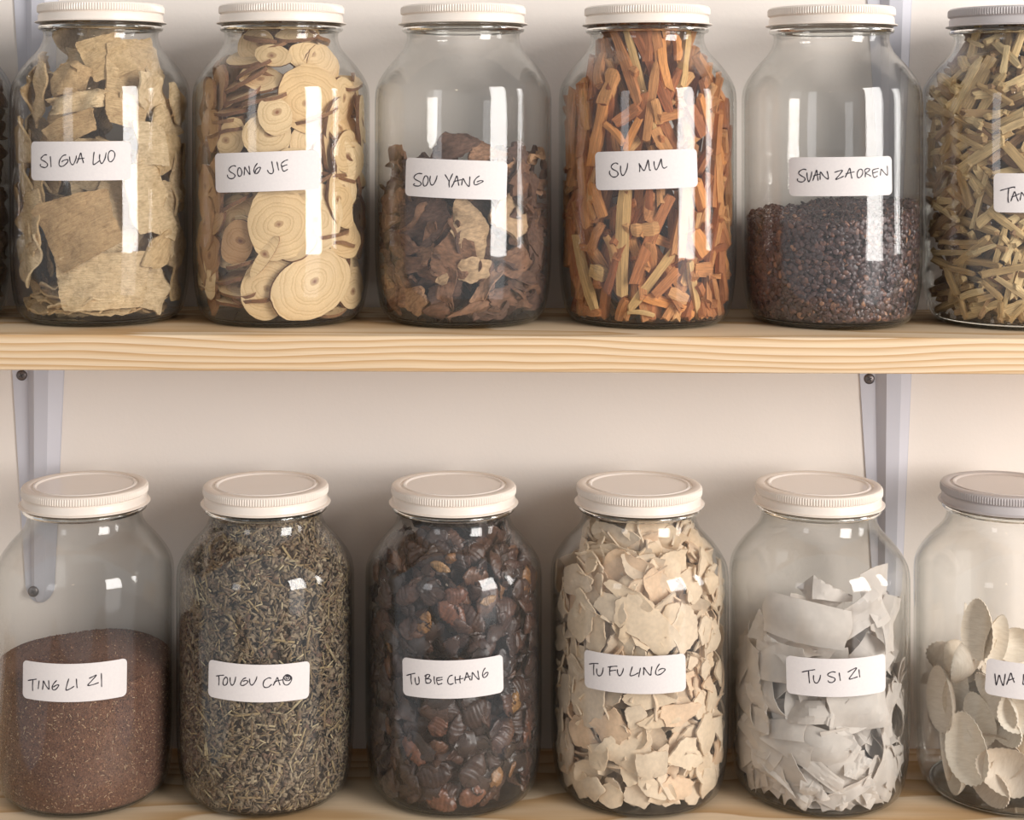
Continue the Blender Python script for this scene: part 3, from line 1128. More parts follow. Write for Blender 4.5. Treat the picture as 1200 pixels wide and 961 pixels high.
def zone(base, key, x, y, roll=None, aspect=1.0):
    """Place-and-pose label for a visible piece; kept only while it is the first of its zone."""
    X, Zb, T = JAR[key]
    dx = (x - XC - X) / 103.0
    h = 'far left' if dx < -0.72 else 'left' if dx < -0.28 else 'middle' if dx < 0.25 else 'right' if dx < 0.68 else 'far right'
    y0 = 0 if Zb > -400 else 545
    yy = y - y0
    v = 'just under the lid' if yy < 62 else 'at the shoulder' if yy < 110 else 'above the label' if yy < 172 else 'level with the label' if yy < 232 else 'below the label' if yy < 290 else 'low down' if yy < 335 else 'at the bottom'
    pose = ''
    if roll is not None and aspect > 1.35:
        r = ((roll + 90) % 180) - 90
        pose = 'level' if abs(r) < 20 else 'upright' if abs(r) > 70 else ('right-leaning' if r > 0 else 'left-leaning')
        pose += ' '
    lab = '%s%s %s, %s of the jar' % (pose, base[0], v, h) + ' ' + base[1]
    if lab in USED:
        return None
    USED[lab] = 1
    return lab


def ring(J, name, shapes, mats, label, cat, group, n, z0, z1, key='ring', spin=6.28, smooth=True, sharp=40, tilt=0.12, top=None):
    """Pieces flush against the glass round the sides of the jar."""
    for i in range(n):
        k = i % len(shapes)
        ph = (1 if i % 2 else -1) * r_(0.85, 1.95)
        z = z0 + (z1 - z0) * ((i * 0.618) % 1.0)
        R = float(rin(z, J.T)) - r_(2.5, 6)
        J.place(name, *shapes[k], frame(ph, r_(0, spin) if smooth else math.pi / 2 + g_(spin), g_(tilt), g_(tilt)), (R * math.sin(ph), -R * math.cos(ph), z), mats[i % len(mats)],
                label, cat, group, shared=(key, k), smooth=smooth, sharp=sharp, top=top)


def rnd_phi(front=True):
    """front half first (what this picture and a step to the side can see)."""
    return RNG.uniform(-1.75, 1.75) if front else RNG.uniform(1.75, 2 * math.pi - 1.75)


def merge_stuff(J, name, items, mat, label, cat, group=None, smooth=True, sharp=40):
    V, F, k = [], [], 0
    for (v, f, Rm, c) in items:
        c = fit(v, Rm, c, J.T)
        W = v @ Rm.T + c
        V.append(W)
        F += [tuple(i + k for i in q) for q in f]
        k += len(v)
    o = mk(name, np.vstack(V), F, mat, smooth=smooth, sharp=sharp, loc=(J.X, 0, J.Zb))
    tag(o, label, cat, group, 'stuff')
    return o


def r_(a, b):
    return float(RNG.uniform(a, b))


def g_(s):
    return float(RNG.normal(0, s))


# --- SI GUA LUO: fibrous sheets
t = NT('loofah_fibre')
base = t.ramp(t.objrand(), [(0.0, srgb(206, 172, 128)), (0.35, srgb(232, 204, 160)), (0.7, srgb(240, 216, 178)), (1.0, srgb(222, 188, 138))])
v1 = t.coords((160, 160, 160))
na = t.noise(v1, 1.0, 6, 0.7, 0.6)
v2 = t.coords((90, 900, 500))
nb = t.noise(v2, 1.0, 5, 0.65, 0.8)
col = t.mix(1.0, base, t.ramp(na, [(0.25, (0.60, 0.53, 0.45, 1)), (0.5, (0.95, 0.93, 0.9, 1)), (0.75, (1.1, 1.1, 1.1, 1))]), 'MULTIPLY')
col = t.mix(0.75, col, t.ramp(nb, [(0.3, (0.68, 0.62, 0.55, 1)), (0.6, (1.05, 1.05, 1.05, 1))]), 'MULTIPLY')
t.link(col, t.b.inputs['Base Color'])
t.b.inputs['Roughness'].default_value = 0.9
t.b.inputs['Specular IOR Level'].default_value = 0.15
t.link(t.bump(t.math('ADD', na, nb), 0.9, 0.0016), t.b.inputs['Normal'])
LOOF = t.m
J = Jar('si')
G = 'fibrous sheets in the SI GUA LUO jar'
hand = [
 # x, y, halfw, halfh, roll, tiltv, depth, sq, label
 (115, 331, 49, 32, 0, 4, 1, 9, 'golden-tan rectangular sheet lying flat at the bottom front of the jar'),
 (83, 268, 42, 37, 24, 3, 1.5, 7, 'grey-tan square sheet tilted left, just under the SI GUA LUO label'),
 (167, 84, 31, 38, -8, 8, 1, 6, 'pale smooth sheet at the upper right shoulder of the jar'),
 (118, 66, 25, 25, 24, 6, 6, 5, 'tan sheet with a curled corner below the lid'),
 (69, 93, 27, 24, 10, 6, 3, 2.4, 'crumpled knobbly lump at the upper left of the jar'),
 (86, 120, 48, 15, 12, 0, 5, 2.6, 'rumpled long piece across the jar above the label'),
 (83, 149, 38, 18, 14, 0, 3, 2.4, 'folded tan piece directly above the label'),
 (139, 248, 34, 46, -22, 2, 34, 4, 'pinkish wide sheet right of the tilted square'),
 (180, 232, 26, 44, 8, 2, 3, 4, 'pale ragged sheet right of the label'),
 (192, 292, 28, 20, 38, -6, 2, 2.6, 'curled pale strip at the lower right'),
 (179, 168, 22, 24, 0, 0, 4, 4, 'ribbed fibrous piece at the right of the label top'),
 (29, 112, 14, 42, -18, 0, 3, 3, 'long brown strip against the left shoulder'),
 (36, 262, 16, 52, 2, 0, 8, 3, 'brown upright sheet at the left edge below the label'),
 (56, 200, 34, 30, -10, 0, 32, 3, None),
 (206, 120, 12, 30, 10, 0, 3, 3, 'rough piece at the far right below the shoulder'),
 (208, 200, 10, 46, -4, 0, 4, 3, 'brown upright piece against the right wall of the jar'),
 (150, 130, 34, 22, -12, 0, 12, 3, None),
 (120, 205, 40, 30, 12, 0, 38, 3, None),
]
for i, (x, y, hw, hh, ro, tv, dp, sq, lb) in enumerate(hand):
    lump = 'knobbly' in (lb or '') or 'rumpled' in (lb or '')
    lump = lump or 'crumpled' in (lb or '')
    geo = flake(hw, hh, 2.6 if not lump else 7, 0.02 if sq > 4 else 0.10, (-hw * hw / 210.0 if not lump else -12, g_(2)), 100 + i, nt=72, nr=9, sq=sq, rough=0.5 if not lump else 2.6, crisp=0.012, twist=g_(3), poly=4 if sq > 3.5 else 7)
    J.seen('fibre_sheet', geo, x, y, ro, LOOF, lb or zone(('tan fibrous sheet', 'marked SI GUA LUO'), 'si', x, y) or 'tan fibrous sheet partly hidden behind others in the SI GUA LUO jar', 'herb', G, depth=dp, tv=tv, sharp=60)
shp = [flake(r_(24, 40), r_(16, 32), 2.6, 0.04, (-r_(2, 9), g_(3)), 150 + i, nt=56, nr=6, rough=0.9, crisp=0.02, twist=g_(4), poly=4 + (i % 2)) for i in range(8)]
for i in range(64):
    k = i % 8
    ph = RNG.uniform(-math.pi, math.pi)
    z = r_(30, 330)
    R = float(rin(z)) - (r_(26, 60) if abs(ph) > 1.2 else r_(40, 66))
    J.place('fibre_sheet', *shp[k], frame(ph, r_(0, 6.28), g_(0.25), g_(0.25)), (R * math.sin(ph), -R * math.cos(ph), z), LOOF,
            'tan fibrous sheet partly hidden behind others in the SI GUA LUO jar', 'herb', G, shared=('a', k))
esh = [flake(hw, hh, 2.6, 0.04, (-hw * hw / 205.0, g_(1)), 160 + i, nt=56, nr=6, rough=1.0, crisp=0.02, twist=g_(2), poly=4 + i % 2) for i, (hw, hh) in enumerate([(26, 34), (30, 26), (20, 38), (28, 30), (24, 22)])]
ring(J, 'fibre_sheet', esh, [LOOF], 'tan fibrous sheet pressed against the side glass of the SI GUA LUO jar', 'herb', 'fibrous sheets at the sides of the SI GUA LUO jar', 26, 30, 300)
shp = [flake(r_(30, 46), r_(14, 26), 2.4, 0.16, (g_(4), g_(3)), 170 + i, nt=40, nr=5, sq=2.6, rough=1.0, crisp=0.05) for i in range(4)]
for i in range(22):   # flattened layers on the bottom
    k = i % 4
    ph = -1.7 + 3.4 * i / 21 + g_(0.1)
    z = 12 + (i * 7 % 5) * 6 + r_(0, 5)
    R = r_(45, 66)
    J.place('fibre_strip', *shp[k], frame(ph, g_(0.15), 1.35 + g_(0.15), 0), (R * math.sin(ph), -R * math.cos(ph), z), LOOF,
            'flattened brown-tan strip in the layers at the bottom of the SI GUA LUO jar', 'herb', 'flattened strips at the bottom of the SI GUA LUO jar', shared=('b', k))

# --- SONG JIE: ringed wood slices


def slice_mat(name, c1, c2, cdark):
    t = NT(name)
    tc = t.add('ShaderNodeTexCoord')
    sep = t.add('ShaderNodeSeparateXYZ')
    t.link(tc.outputs['Object'], sep.inputs[0])
    rnd = t.objrand()
    ox = t.math('MULTIPLY', t.math('SUBTRACT', rnd, 0.5), 0.010)
    oy = t.math('MULTIPLY', t.math('SUBTRACT', t.math('FRACT', t.math('MULTIPLY', rnd, 17.3)), 0.5), 0.009)
    x = t.math('ADD', sep.outputs[0], ox)
    y = t.math('MULTIPLY', t.math('ADD', sep.outputs[1], oy), 1.22)
    r = t.math('SQRT', t.math('ADD', t.math('MULTIPLY', x, x), t.math('MULTIPLY', y, y)))
    n = t.noise(t.coords((60, 60, 60)), 1.0, 4, 0.55)
    r2 = t.math('ADD', r, t.math('MULTIPLY', t.math('SUBTRACT', n, 0.5), 0.0085))
    ring = t.math('FRACT', t.math('MULTIPLY', t.math('ADD', r2, t.math('MULTIPLY', t.math('SINE', t.math('MULTIPLY', r2, 620)), 0.0011)), 215))
    base = t.mix(rnd, c1, c2)
    col = t.mix(1.0, base, t.ramp(ring, [(0.0, (1.04, 1.03, 1.02, 1)), (0.6, (0.97, 0.95, 0.92, 1)), (0.9, (0.82, 0.75, 0.66, 1)), (1.0, (1.04, 1.03, 1.02, 1))]), 'MULTIPLY')
    heart = t.ramp(r2, [(0.0014, (1, 1, 1, 1)), (0.0034, (0, 0, 0, 1))])
    col = t.mix(heart, col, cdark)
    fine = t.noise(t.coords((900, 900, 300)), 1.0, 4, 0.6)
    col = t.mix(0.6, col, t.ramp(fine, [(0.3, (0.84, 0.82, 0.8, 1)), (0.7, (1.05, 1.05, 1.05, 1))]), 'MULTIPLY')
    t.link(col, t.b.inputs['Base Color'])
    t.b.inputs['Roughness'].default_value = 0.8
    t.b.inputs['Specular IOR Level'].default_value = 0.25
    t.link(t.bump(fine, 0.4, 0.0006), t.b.inputs['Normal'])
    return t.m


SL1 = slice_mat('slice_wood', srgb(233, 206, 164), srgb(223, 190, 142), srgb(140, 92, 62))
SL2 = slice_mat('slice_wood_dark', srgb(190, 152, 110), srgb(170, 128, 92), srgb(110, 70, 50))
BARK = piece_mat('slice_bark', [(0, srgb(132, 92, 66)), (1, srgb(160, 118, 82))], (700, 700, 700), 0.4, 0.9, 0.6)


def wood_slice(rx, ry, th, seed, jag=0.05, bend=(0, 0)):
    return flake(rx, ry, th, jag, bend, seed, nt=44, nr=4, sq=2.1, rough=0.3, crisp=0.008)


def bark_rim(o):
    """darker bark on the rim faces of a slice"""
    me = o.data
    if len(me.materials) < 2:
        me.materials.append(BARK)
        n = 44
        for p in me.polygons[-n:]:
            p.material_index = 1


J = Jar('song')
G = 'ringed wood slices in the SONG JIE jar'
hand = [
 (371, 336, 51, 36, 27, 2, 0.5, 'l', 'largest round wood slice, leaning at the bottom right of the SONG JIE jar'),
 (312, 336, 29, 40, -22, 2, 9, 'l', 'wood slice half hidden left of the largest bottom slice'),
 (326, 262, 36, 42, 4, 0, 3, 'l', 'big round slice with dark heart directly under the SONG JIE label'),
 (368, 256, 36, 42, -6, 0, 10, 'l', 'round slice behind the bright window reflection under the label'),
 (277, 284, 19, 26, -20, 0, 6, 'd', 'small dark oval slice at the lower left'),
 (309, 301, 7, 27, -34, 0, 1, 'l', 'narrow curved sliver in front of the big slices'),
 (402, 235, 18, 34, 20, 0, 1, 'l', 'oval slice with strong rings right of the label'),
 (368, 116, 38, 40, 0, 4, 2, 'l', 'large round slice in the upper right of the jar'),
 (370, 68, 34, 17, -8, 10, 1, 'l', 'half slice with torn edge at the right shoulder'),
 (317, 65, 22, 12, -10, 12, 1, 'l', 'small oval slice with bark rim below the lid'),
 (310, 160, 27, 26, 0, 0, 3, 'l', 'round slice just above the left half of the label'),
 (270, 162, 17, 24, -14, 0, 5, 'l', 'slice tucked behind the one above the label'),
 (322, 136, 19, 22, 20, 0, 6, 'l', 'wedge-shaped slice above the label centre'),
 (425, 144, 12, 32, 4, 0, 1, 'l', 'slice seen almost edge-on at the right wall'),
 (404, 190, 17, 24, 14, 0, 4, 'l', 'pale slice above the strongly ringed oval one'),
 (241, 110, 11, 18, 4, 0, 1, 'd', 'brown slice at the upper left wall'),
 (243, 262, 12, 30, -4, 0, 2, 'd', 'brown upright slice at the left wall below the label'),
 (243, 322, 13, 28, 4, 0, 1, 'l', 'pale upright slice at the lower left wall'),
 (427, 328, 7, 42, -6, 0, 1, 'd', 'upright slice seen edge-on at the lower right wall'),
 (345, 200, 30, 26, 0, 0, 8, 'l', None),
 (260, 205, 24, 22, 0, 0, 9, 'd', None),
]
TH = {1: 14, 2: 4, 3: -16, 4: 16, 7: 0, 10: 8, 11: 12, 12: 10, 14: -8}
for i, (x, y, hw, hh, ro, tv, dp, mt, lb) in enumerate(hand):
    geo = wood_slice(hw, hh, 4.0, 300 + i, 0.04 if hw > 15 else 0.02, (-hw * hw / 330.0, 0))
    o = J.seen('wood_slice', geo, x, y, ro, SL1 if mt == 'l' else SL2, lb or zone(('ringed wood slice', 'marked SONG JIE'), 'song', x, y) or 'ringed wood slice partly hidden in the SONG JIE jar', 'wood slice', G, depth=dp, tv=tv, th=TH.get(i, 0), sharp=50)
    bark_rim(o)
edges = [(282, 94, 30, 18, 24), (276, 112, 27, 18, 20), (303, 117, 28, 18, 14), (262, 129, 24, 16, 4), (256, 141, 22, 16, 8), (290, 82, 24, 16, 28), (262, 325, 26, 20, 10), (270, 340, 30, 18, -4),
         (258, 352, 24, 18, -8), (290, 350, 26, 20, 4), (280, 308, 24, 18, 14), (268, 238, 22, 16, 24), (400, 272, 24, 16, 10), (412, 285, 22, 18, -8), (350, 42, 26, 14, 5), (300, 45, 22, 14, -6), (385, 45, 18, 14, -18), (400, 365, 24, 16, 8), (318, 52, 20, 14, 20)]
for i, (x, y, hw, hh, ro) in enumerate(edges):
    geo = wood_slice(hw, hh, 4.2, 340 + i, 0.07, (0, 2))
    o = J.seen('wood_slice', geo, x, y, ro, SL1 if i % 3 else SL2, zone(('flat-lying wood slice', 'marked SONG JIE'), 'song', x, y) or 'wood slice lying nearly flat in the stacks of the SONG JIE jar', 'wood slice', 'flat-lying slices in the SONG JIE jar', depth=1.5, tv=68 + g_(6), sharp=50)
    bark_rim(o)
shp = [wood_slice(r_(24, 38), r_(20, 32), 4, 380 + i) for i in range(8)]
for i in range(110):
    k = i % 8
    ph = RNG.uniform(-math.pi, math.pi)
    z = r_(22, 335)
    R = float(rin(z)) - r_(17, 48)
    flat = RNG.random() < 0.3
    o = J.place('wood_slice', *shp[k], frame(ph, r_(0, 6.28) if not flat else g_(0.3), g_(0.25) + (1.3 if flat else 0), g_(0.25)), (R * math.sin(ph), -R * math.cos(ph), z), SL1,
                'ringed wood slice partly hidden in the SONG JIE jar', 'wood slice', G, shared=k, sharp=50)
    bark_rim(o)

esh = [flake(hw, hh, 4, 0.04, (-hw * hw / 205.0, 0), 395 + i, nt=44, nr=4, sq=2.1, rough=0.3, crisp=0.008) for i, (hw, hh) in enumerate([(24, 30), (28, 24), (18, 26)])]
ring(J, 'wood_slice', esh, [SL2, SL1], 'wood slice pressed against the side glass of the SONG JIE jar', 'wood slice', 'wood slices at the sides of the SONG JIE jar', 26, 30, 300, sharp=50)
for o in list(J.cache.values()):
    bark_rim(o)

# --- SOU YANG: brown chips
CH1 = piece_mat('brown_chip', [(0, srgb(116, 82, 64)), (0.5, srgb(142, 104, 80)), (0.85, srgb(162, 122, 94)), (1, srgb(190, 146, 106))], (180, 420, 180), 0.6, 0.85, 1.0)
CH2 = piece_mat('tan_chip', [(0, srgb(204, 172, 136)), (1, srgb(192, 158, 122))], (180, 420, 180), 0.45, 0.85, 1.0)
CH3 = piece_mat('dark_chip', [(0, srgb(94, 70, 60)), (1, srgb(112, 84, 70))], (180, 420, 180), 0.55, 0.85, 0.8)
J = Jar('sou')
G = 'brown chips in the SOU YANG jar'
hand = [
 (549, 268, 22, 33, 8, 1, CH2, 'light tan notched chip in the middle below the SOU YANG label'),
 (606, 252, 25, 26, -20, 1, CH2, 'light tan broad chip at the lower right of the label'),
 (492, 256, 34, 34, 10, 3, CH3, 'large dark brown slab left below the label'),
 (530, 300, 24, 26, -25, 3, CH1, 'ridged brown chip under the tan notched one'),
 (556, 318, 20, 14, 10, 1, CH2, 'small tan chip beside the bright reflection'),
 (611, 306, 26, 15, 18, 2, CH1, 'folded brown chip at the lower right'),
 (493, 297, 14, 13, 4, 1, CH1, 'squarish reddish chip at the left'),
 (471, 285, 22, 10, -18, 3, CH1, None), (478, 310, 24, 8, -2, 1, CH1, None), (500, 323, 17, 10, -25, 1, CH1, None),
 (519, 327, 7, 6, 20, 1, CH2, None), (632, 282, 8, 30, 16, 1, CH1, 'upright reddish chip against the right wall'),
 (484, 353, 19, 15, 32, 1, CH1, 'orange-brown block at the bottom left'), (509, 364, 14, 12, 0, 1, CH1, 'small orange-brown block at the bottom'),
 (557, 359, 32, 8, 22, 1, CH1, 'long flat chip slanting at the bottom centre'), (597, 352, 30, 14, 5, 3, CH1, None), (462, 338, 14, 24, 6, 2, CH1, None),
 (625, 345, 20, 16, -10, 2, CH1, None), (580, 368, 26, 9, 0, 3, CH3, None), (628, 222, 10, 24, -34, 2, CH1, 'stick-like chip leaning at the right wall beside the label'),
 (612, 208, 12, 20, -28, 4, CH1, None), (530, 172, 24, 15, 12, 22, CH3, 'pointed chip standing highest above the label'), (607, 182, 22, 16, -8, 20, CH3, 'broad chip on top of the pile at the right'),
 (568, 182, 22, 13, 0, 26, CH1, None), (495, 192, 24, 9, 10, 20, CH3, None), (520, 340, 22, 12, 10, 3, CH3, None), (455, 212, 14, 14, 0, 2, CH3, None), (625, 325, 24, 8, -8, 1, CH3, None),
 (450, 250, 10, 28, 0, 2, CH3, None), (640, 200, 8, 18, 14, 3, CH3, None),
]
for i, (x, y, hw, hh, ro, dp, mt, lb) in enumerate(hand):
    geo = flake(hw * 1.12, hh * 1.12, 4.5, 0.13, (-hw * hw / 260.0, g_(2)), 420 + i, nt=44, nr=7, rough=1.3, crisp=0.035, twist=g_(3), poly=6)
    J.seen('bark_chip', geo, x, y, ro, mt, lb or zone(('brown chip', 'marked SOU YANG'), 'sou', x, y, ro + (0 if hw > hh else 90), max(hw, hh) / min(hw, hh)) or 'brown chip among the others in the SOU YANG jar', 'herb', G, depth=dp, tv=g_(6), th=g_(6), sharp=35)
shp = [flake(r_(14, 34), r_(8, 22), 4, 0.13, (g_(6), g_(3)), 460 + i, nt=36, nr=5, rough=1.4, crisp=0.04, twist=g_(3), poly=5 + i % 3) for i in range(10)]
for i in range(180):
    k = i % 10
    ph = RNG.uniform(-math.pi, math.pi)
    rr = math.sqrt(r_(0.02, 1.0))
    z = 12 + (r_(0, 1) ** 0.9) * (172 - 12 * rr * math.cos(ph * 2))
    R = (float(rin(z)) - 5) * rr
    J.place('bark_chip', *shp[k], frame(ph, r_(0, 6.28), g_(0.6) + 0.5, g_(0.5)), (R * math.sin(ph), -R * math.cos(ph), z), [CH1, CH1, CH3][i % 3],
            'brown chip among the others in the SOU YANG jar', 'herb', G, shared=k, sharp=35, top=205)

esh = [flake(hw, hh, 4, 0.12, (-hw * hw / 205.0, g_(1)), 475 + i, nt=40, nr=6, rough=1.3, crisp=0.04, twist=g_(2), poly=6) for i, (hw, hh) in enumerate([(22, 26), (26, 14), (14, 24), (20, 16)])]
ring(J, 'bark_chip', esh, [CH1, CH3], 'brown chip pressed against the side glass of the SOU YANG jar', 'herb', 'brown chips at the sides of the SOU YANG jar', 30, 16, 160, sharp=35)

# --- SU MU: orange wood sticks


def stick_mat(name, stops, contrast=0.35):
    return piece_mat(name, stops, (50, 700, 700), contrast, 0.75, 0.6)


SM = stick_mat('red_wood', [(0, srgb(166, 98, 58)), (0.25, srgb(200, 130, 78)), (0.5, srgb(216, 154, 96)), (0.75, srgb(180, 110, 66)), (1, srgb(226, 172, 112))], 0.5)
SY = stick_mat('yellow_wood', [(0, srgb(216, 172, 112)), (1, srgb(226, 186, 128))], 0.4)
SO = stick_mat('bright_orange_wood', [(0, srgb(232, 158, 92)), (1, srgb(222, 146, 80))], 0.4)
J = Jar('su')
G = 'orange wood sticks in the SU MU jar'


def c1(x, y):
    return (650 + x / 4.805, y / 4.805)


def c2(x, y):
    return (650 + x / 4.805, 200 + y / 4.805)


hand = [
 (c1(320, 150), c1(470, 590), 10, SM, None), (c1(410, 180), c1(560, 740), 9, SY, 'long yellowish stick slanting down from the lid of the SU MU jar'),
 (c1(440, 170), c1(650, 640), 13, SM, 'broad reddish stick right of the yellowish one'), (c1(505, 110), c1(530, 350), 16, SM, None), (c1(560, 130), c1(610, 400), 12, SM, None),
 (c1(610, 180), c1(655, 500), 11, SO, None), (c1(770, 140), c1(738, 500), 12, SY, 'pale yellow upright stick below the lid right side'), (c1(800, 310), c1(965, 590), 14, SM, 'curved broad stick along the right shoulder'),
 (c1(335, 390), c1(270, 590), 13, SM, None), (c1(278, 590), c1(212, 930), 12, SO, 'stick with a cut pale end left above the label'), (c1(268, 305), c1(248, 480), 11, SM, None),
 (c1(560, 720), c1(640, 850), 11, SM, None), (c1(480, 670), c1(400, 850), 9, SO, None), (c1(285, 700), c1(385, 810), 8, SO, None), (c1(815, 540), c1(940, 920), 12, SO, None),
 (c1(105, 500), c1(90, 950), 12, SM, None), (c1(165, 440), c1(190, 720), 11, SM, None), (c1(215, 360), c1(205, 560), 10, SM, None), (c1(950, 750), c1(990, 950), 15, SM, None), (c1(960, 560), c1(955, 730), 15, SM, None),
 (c1(470, 600), c1(340, 690), 13, SM, None), (c1(760, 600), c1(830, 760), 12, SM, None), (c1(560, 560), c1(590, 700), 10, SM, None), (c1(690, 200), c1(700, 340), 8, SO, None),
 (c2(405, 70), c2(383, 700), 15, SY, 'thick pale yellow stick standing upright below the SU MU label'), (c2(655, 140), c2(445, 640), 12, SM, None), (c2(690, 420), c2(420, 780), 10, SY, 'yellow stick crossing the bottom centre diagonally'),
 (c2(795, 60), c2(955, 550), 13, SO, 'bright orange stick slanting down right of the label'), (c2(215, 80), c2(275, 260), 13, SO, None), (c2(120, 360), c2(225, 780), 10, SY, 'greyish yellow stick at the lower left wall'),
 (c2(430, 332), c2(585, 318), 17, SM, 'short horizontal block right of the thick yellow stick'), (c2(775, 560), c2(975, 575), 16, SM, 'short horizontal block at the lower right'), (c2(500, 745), c2(770, 850), 12, SO, 'bright orange wedge lying at the bottom'),
 (c2(350, 480), c2(295, 680), 9, SM, None), (c2(765, 550), c2(815, 860), 8, SY, None), (c2(890, 600), c2(925, 810), 9, SM, None), (c2(810, 660), c2(890, 830), 9, SM, None), (c2(400, 750), c2(365, 860), 11, SM, None),
 (c2(210, 560), c2(285, 590), 14, SY, None), (c2(165, 90), c2(230, 270), 10, SM, None), (c2(260, 300), c2(200, 470), 9, SM, None), (c2(290, 370), c2(340, 520), 9, SM, None), (c2(170, 780), c2(260, 800), 10, SM, None),
 (c2(960, 200), c2(985, 400), 11, SM, None), (c2(900, 100), c2(960, 380), 10, SM, None), (c2(540, 120), c2(530, 290), 12, SM, None), (c2(780, 340), c2(840, 470), 16, SO, None), (c2(120, 600), c2(170, 820), 9, SM, None),
 (c2(690, 560), c2(560, 700), 10, SM, None), (c2(640, 680), c2(740, 730), 12, SM, None), (c2(70, 420), c2(200, 440), 8, SM, None), (c2(410, 800), c2(560, 815), 5, SY, None), (c2(950, 460), c2(985, 720), 9, SM, None),
]
for i, (p, q, wd, mt, lb) in enumerate(hand):
    J.stickseg('wood_stick', p, q, wd, wd * 0.7, mt, lb or zone(('orange-brown stick', 'marked SU MU'), 'su', (p[0] + q[0]) / 2, (p[1] + q[1]) / 2, math.degrees(math.atan2(p[1] - q[1], q[0] - p[0])), 3) or 'reddish-brown wood stick packed in the SU MU jar', 'wood stick', G, depth=1 + (i * 7 % 5), seed=500 + i, bend=2.0)
shp = [stick(r_(80, 135), r_(7, 13), r_(6, 9), 560 + i, 3.0, 7) for i in range(10)]
for i in range(210):
    k = i % 10
    ph = RNG.uniform(-math.pi, math.pi) if i % 3 else RNG.uniform(-1.6, 1.6)
    z = r_(40, 330) if i % 5 else r_(15, 60)
    R = float(rin(z)) - r_(9, 34)
    rl = math.pi / 2 + g_(0.26) if RNG.random() < 0.85 else g_(0.9)
    if z > 270 and RNG.random() < 0.5:
        R = r_(10, 50)
    J.place('wood_stick', *shp[k], frame(ph, rl, g_(0.2), g_(0.4)), (R * math.sin(ph), -R * math.cos(ph), z), SM,
            'reddish-brown wood stick packed in the SU MU jar', 'wood stick', G, shared=k, smooth=False, sharp=None, top=350)

esh = [stick(r_(60, 110), r_(10, 15), r_(6, 9), 575 + i, 2.0, 7) for i in range(5)]
ring(J, 'wood_stick', esh, [SM], 'upright wood stick against the side glass of the SU MU jar', 'wood stick', 'wood sticks at the sides of the SU MU jar', 36, 40, 280, spin=0.15, smooth=False, sharp=None)

# --- TAN: straw-coloured sticks
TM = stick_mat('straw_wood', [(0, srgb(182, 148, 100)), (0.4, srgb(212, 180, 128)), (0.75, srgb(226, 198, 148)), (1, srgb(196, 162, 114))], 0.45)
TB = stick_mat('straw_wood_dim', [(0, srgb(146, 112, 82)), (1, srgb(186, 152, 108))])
J = Jar('tan')
G = 'straw-coloured sticks in the TAN jar'


def d1(x, y):
    return (1060 + x / 4.805, y / 4.805)


def d2(x, y):
    return (1060 + x / 3.844, 200 + y / 3.844)


hand = [
 (d1(430, 330), d1(270, 640), 12, 'thick straw-coloured stick leaning at the upper left of the TAN jar'), (d1(500, 330), d1(325, 650), 13, 'second thick leaning stick beside it at the upper left of the TAN jar'),
 (d1(130, 580), d1(280, 640), 8, None), (d1(310, 700), d1(220, 870), 10, None), (d1(670, 630), d1(310, 830), 9, None), (d1(560, 790), d1(320, 950), 11, None), (d1(560, 810), d1(700, 970), 11, None),
 (d1(260, 740), d1(450, 840), 7, None), (d1(320, 330), d1(350, 390), 9, None), (d1(150, 500), d1(230, 590), 8, None), (d1(580, 260), d1(550, 420), 7, None), (d1(540, 500), d1(690, 430), 11, None), (d1(360, 220), d1(440, 260), 5, None),
 (d1(350, 660), d1(440, 690), 9, None), (d1(450, 660), d1(555, 630), 8, None), (d1(540, 740), d1(690, 680), 9, None), (d1(200, 430), d1(300, 510), 9, None),
 (d2(250, 0), d2(300, 160), 10, None), (d2(375, 0), d2(305, 260), 6, None), (d2(450, 130), d2(330, 240), 11, None), (d2(130, 150), d2(240, 225), 7, None), (d2(125, 235), d2(270, 265), 9, None),
 (d2(165, 320), d2(330, 320), 6, None), (d2(255, 340), d2(400, 320), 7, None), (d2(130, 370), d2(330, 370), 6, None), (d2(310, 375), d2(410, 335), 6, None), (d2(455, 260), d2(405, 430), 6, None), (d2(345, 470), d2(540, 430), 8, None),
 (d2(510, 365), d2(450, 610), 6, 'thin upright stick crossing the lower part of the TAN jar'), (d2(350, 500), d2(440, 580), 7, None), (d2(255, 570), d2(360, 540), 7, None), (d2(305, 630), d2(440, 590), 7, None), (d2(250, 580), d2(280, 680), 6, None),
 (d2(440, 640), d2(545, 600), 12, None), (d2(475, 690), d2(545, 620), 7, None), (d2(410, 480), d2(540, 570), 7, None), (d2(120, 560), d2(300, 520), 6, None), (d2(380, 180), d2(540, 300), 9, None), (d2(200, 440), d2(310, 465), 7, None),
 (d2(340, 100), d2(300, 40), 8, None), (d2(150, 130), d2(200, 135), 8, None), (d2(190, 440), d2(240, 560), 7, None), (d2(430, 600), d2(435, 690), 6, None), (d2(330, 580), d2(400, 560), 6, None),
]
for i, (p, q, wd, lb) in enumerate(hand):
    J.stickseg('cut_stick', p, q, wd, wd * 0.8, TM, lb or zone(('straw-coloured stick', 'marked TAN'), 'tan', (p[0] + q[0]) / 2, (p[1] + q[1]) / 2, math.degrees(math.atan2(p[1] - q[1], q[0] - p[0])), 3) or 'short straw-coloured stick in the TAN jar', 'wood stick', G, depth=1 + (i * 3 % 5), seed=600 + i, bend=0.8)
shp = [stick(r_(34, 62), r_(6, 10), r_(5, 8), 660 + i, 0.8) for i in range(10)]
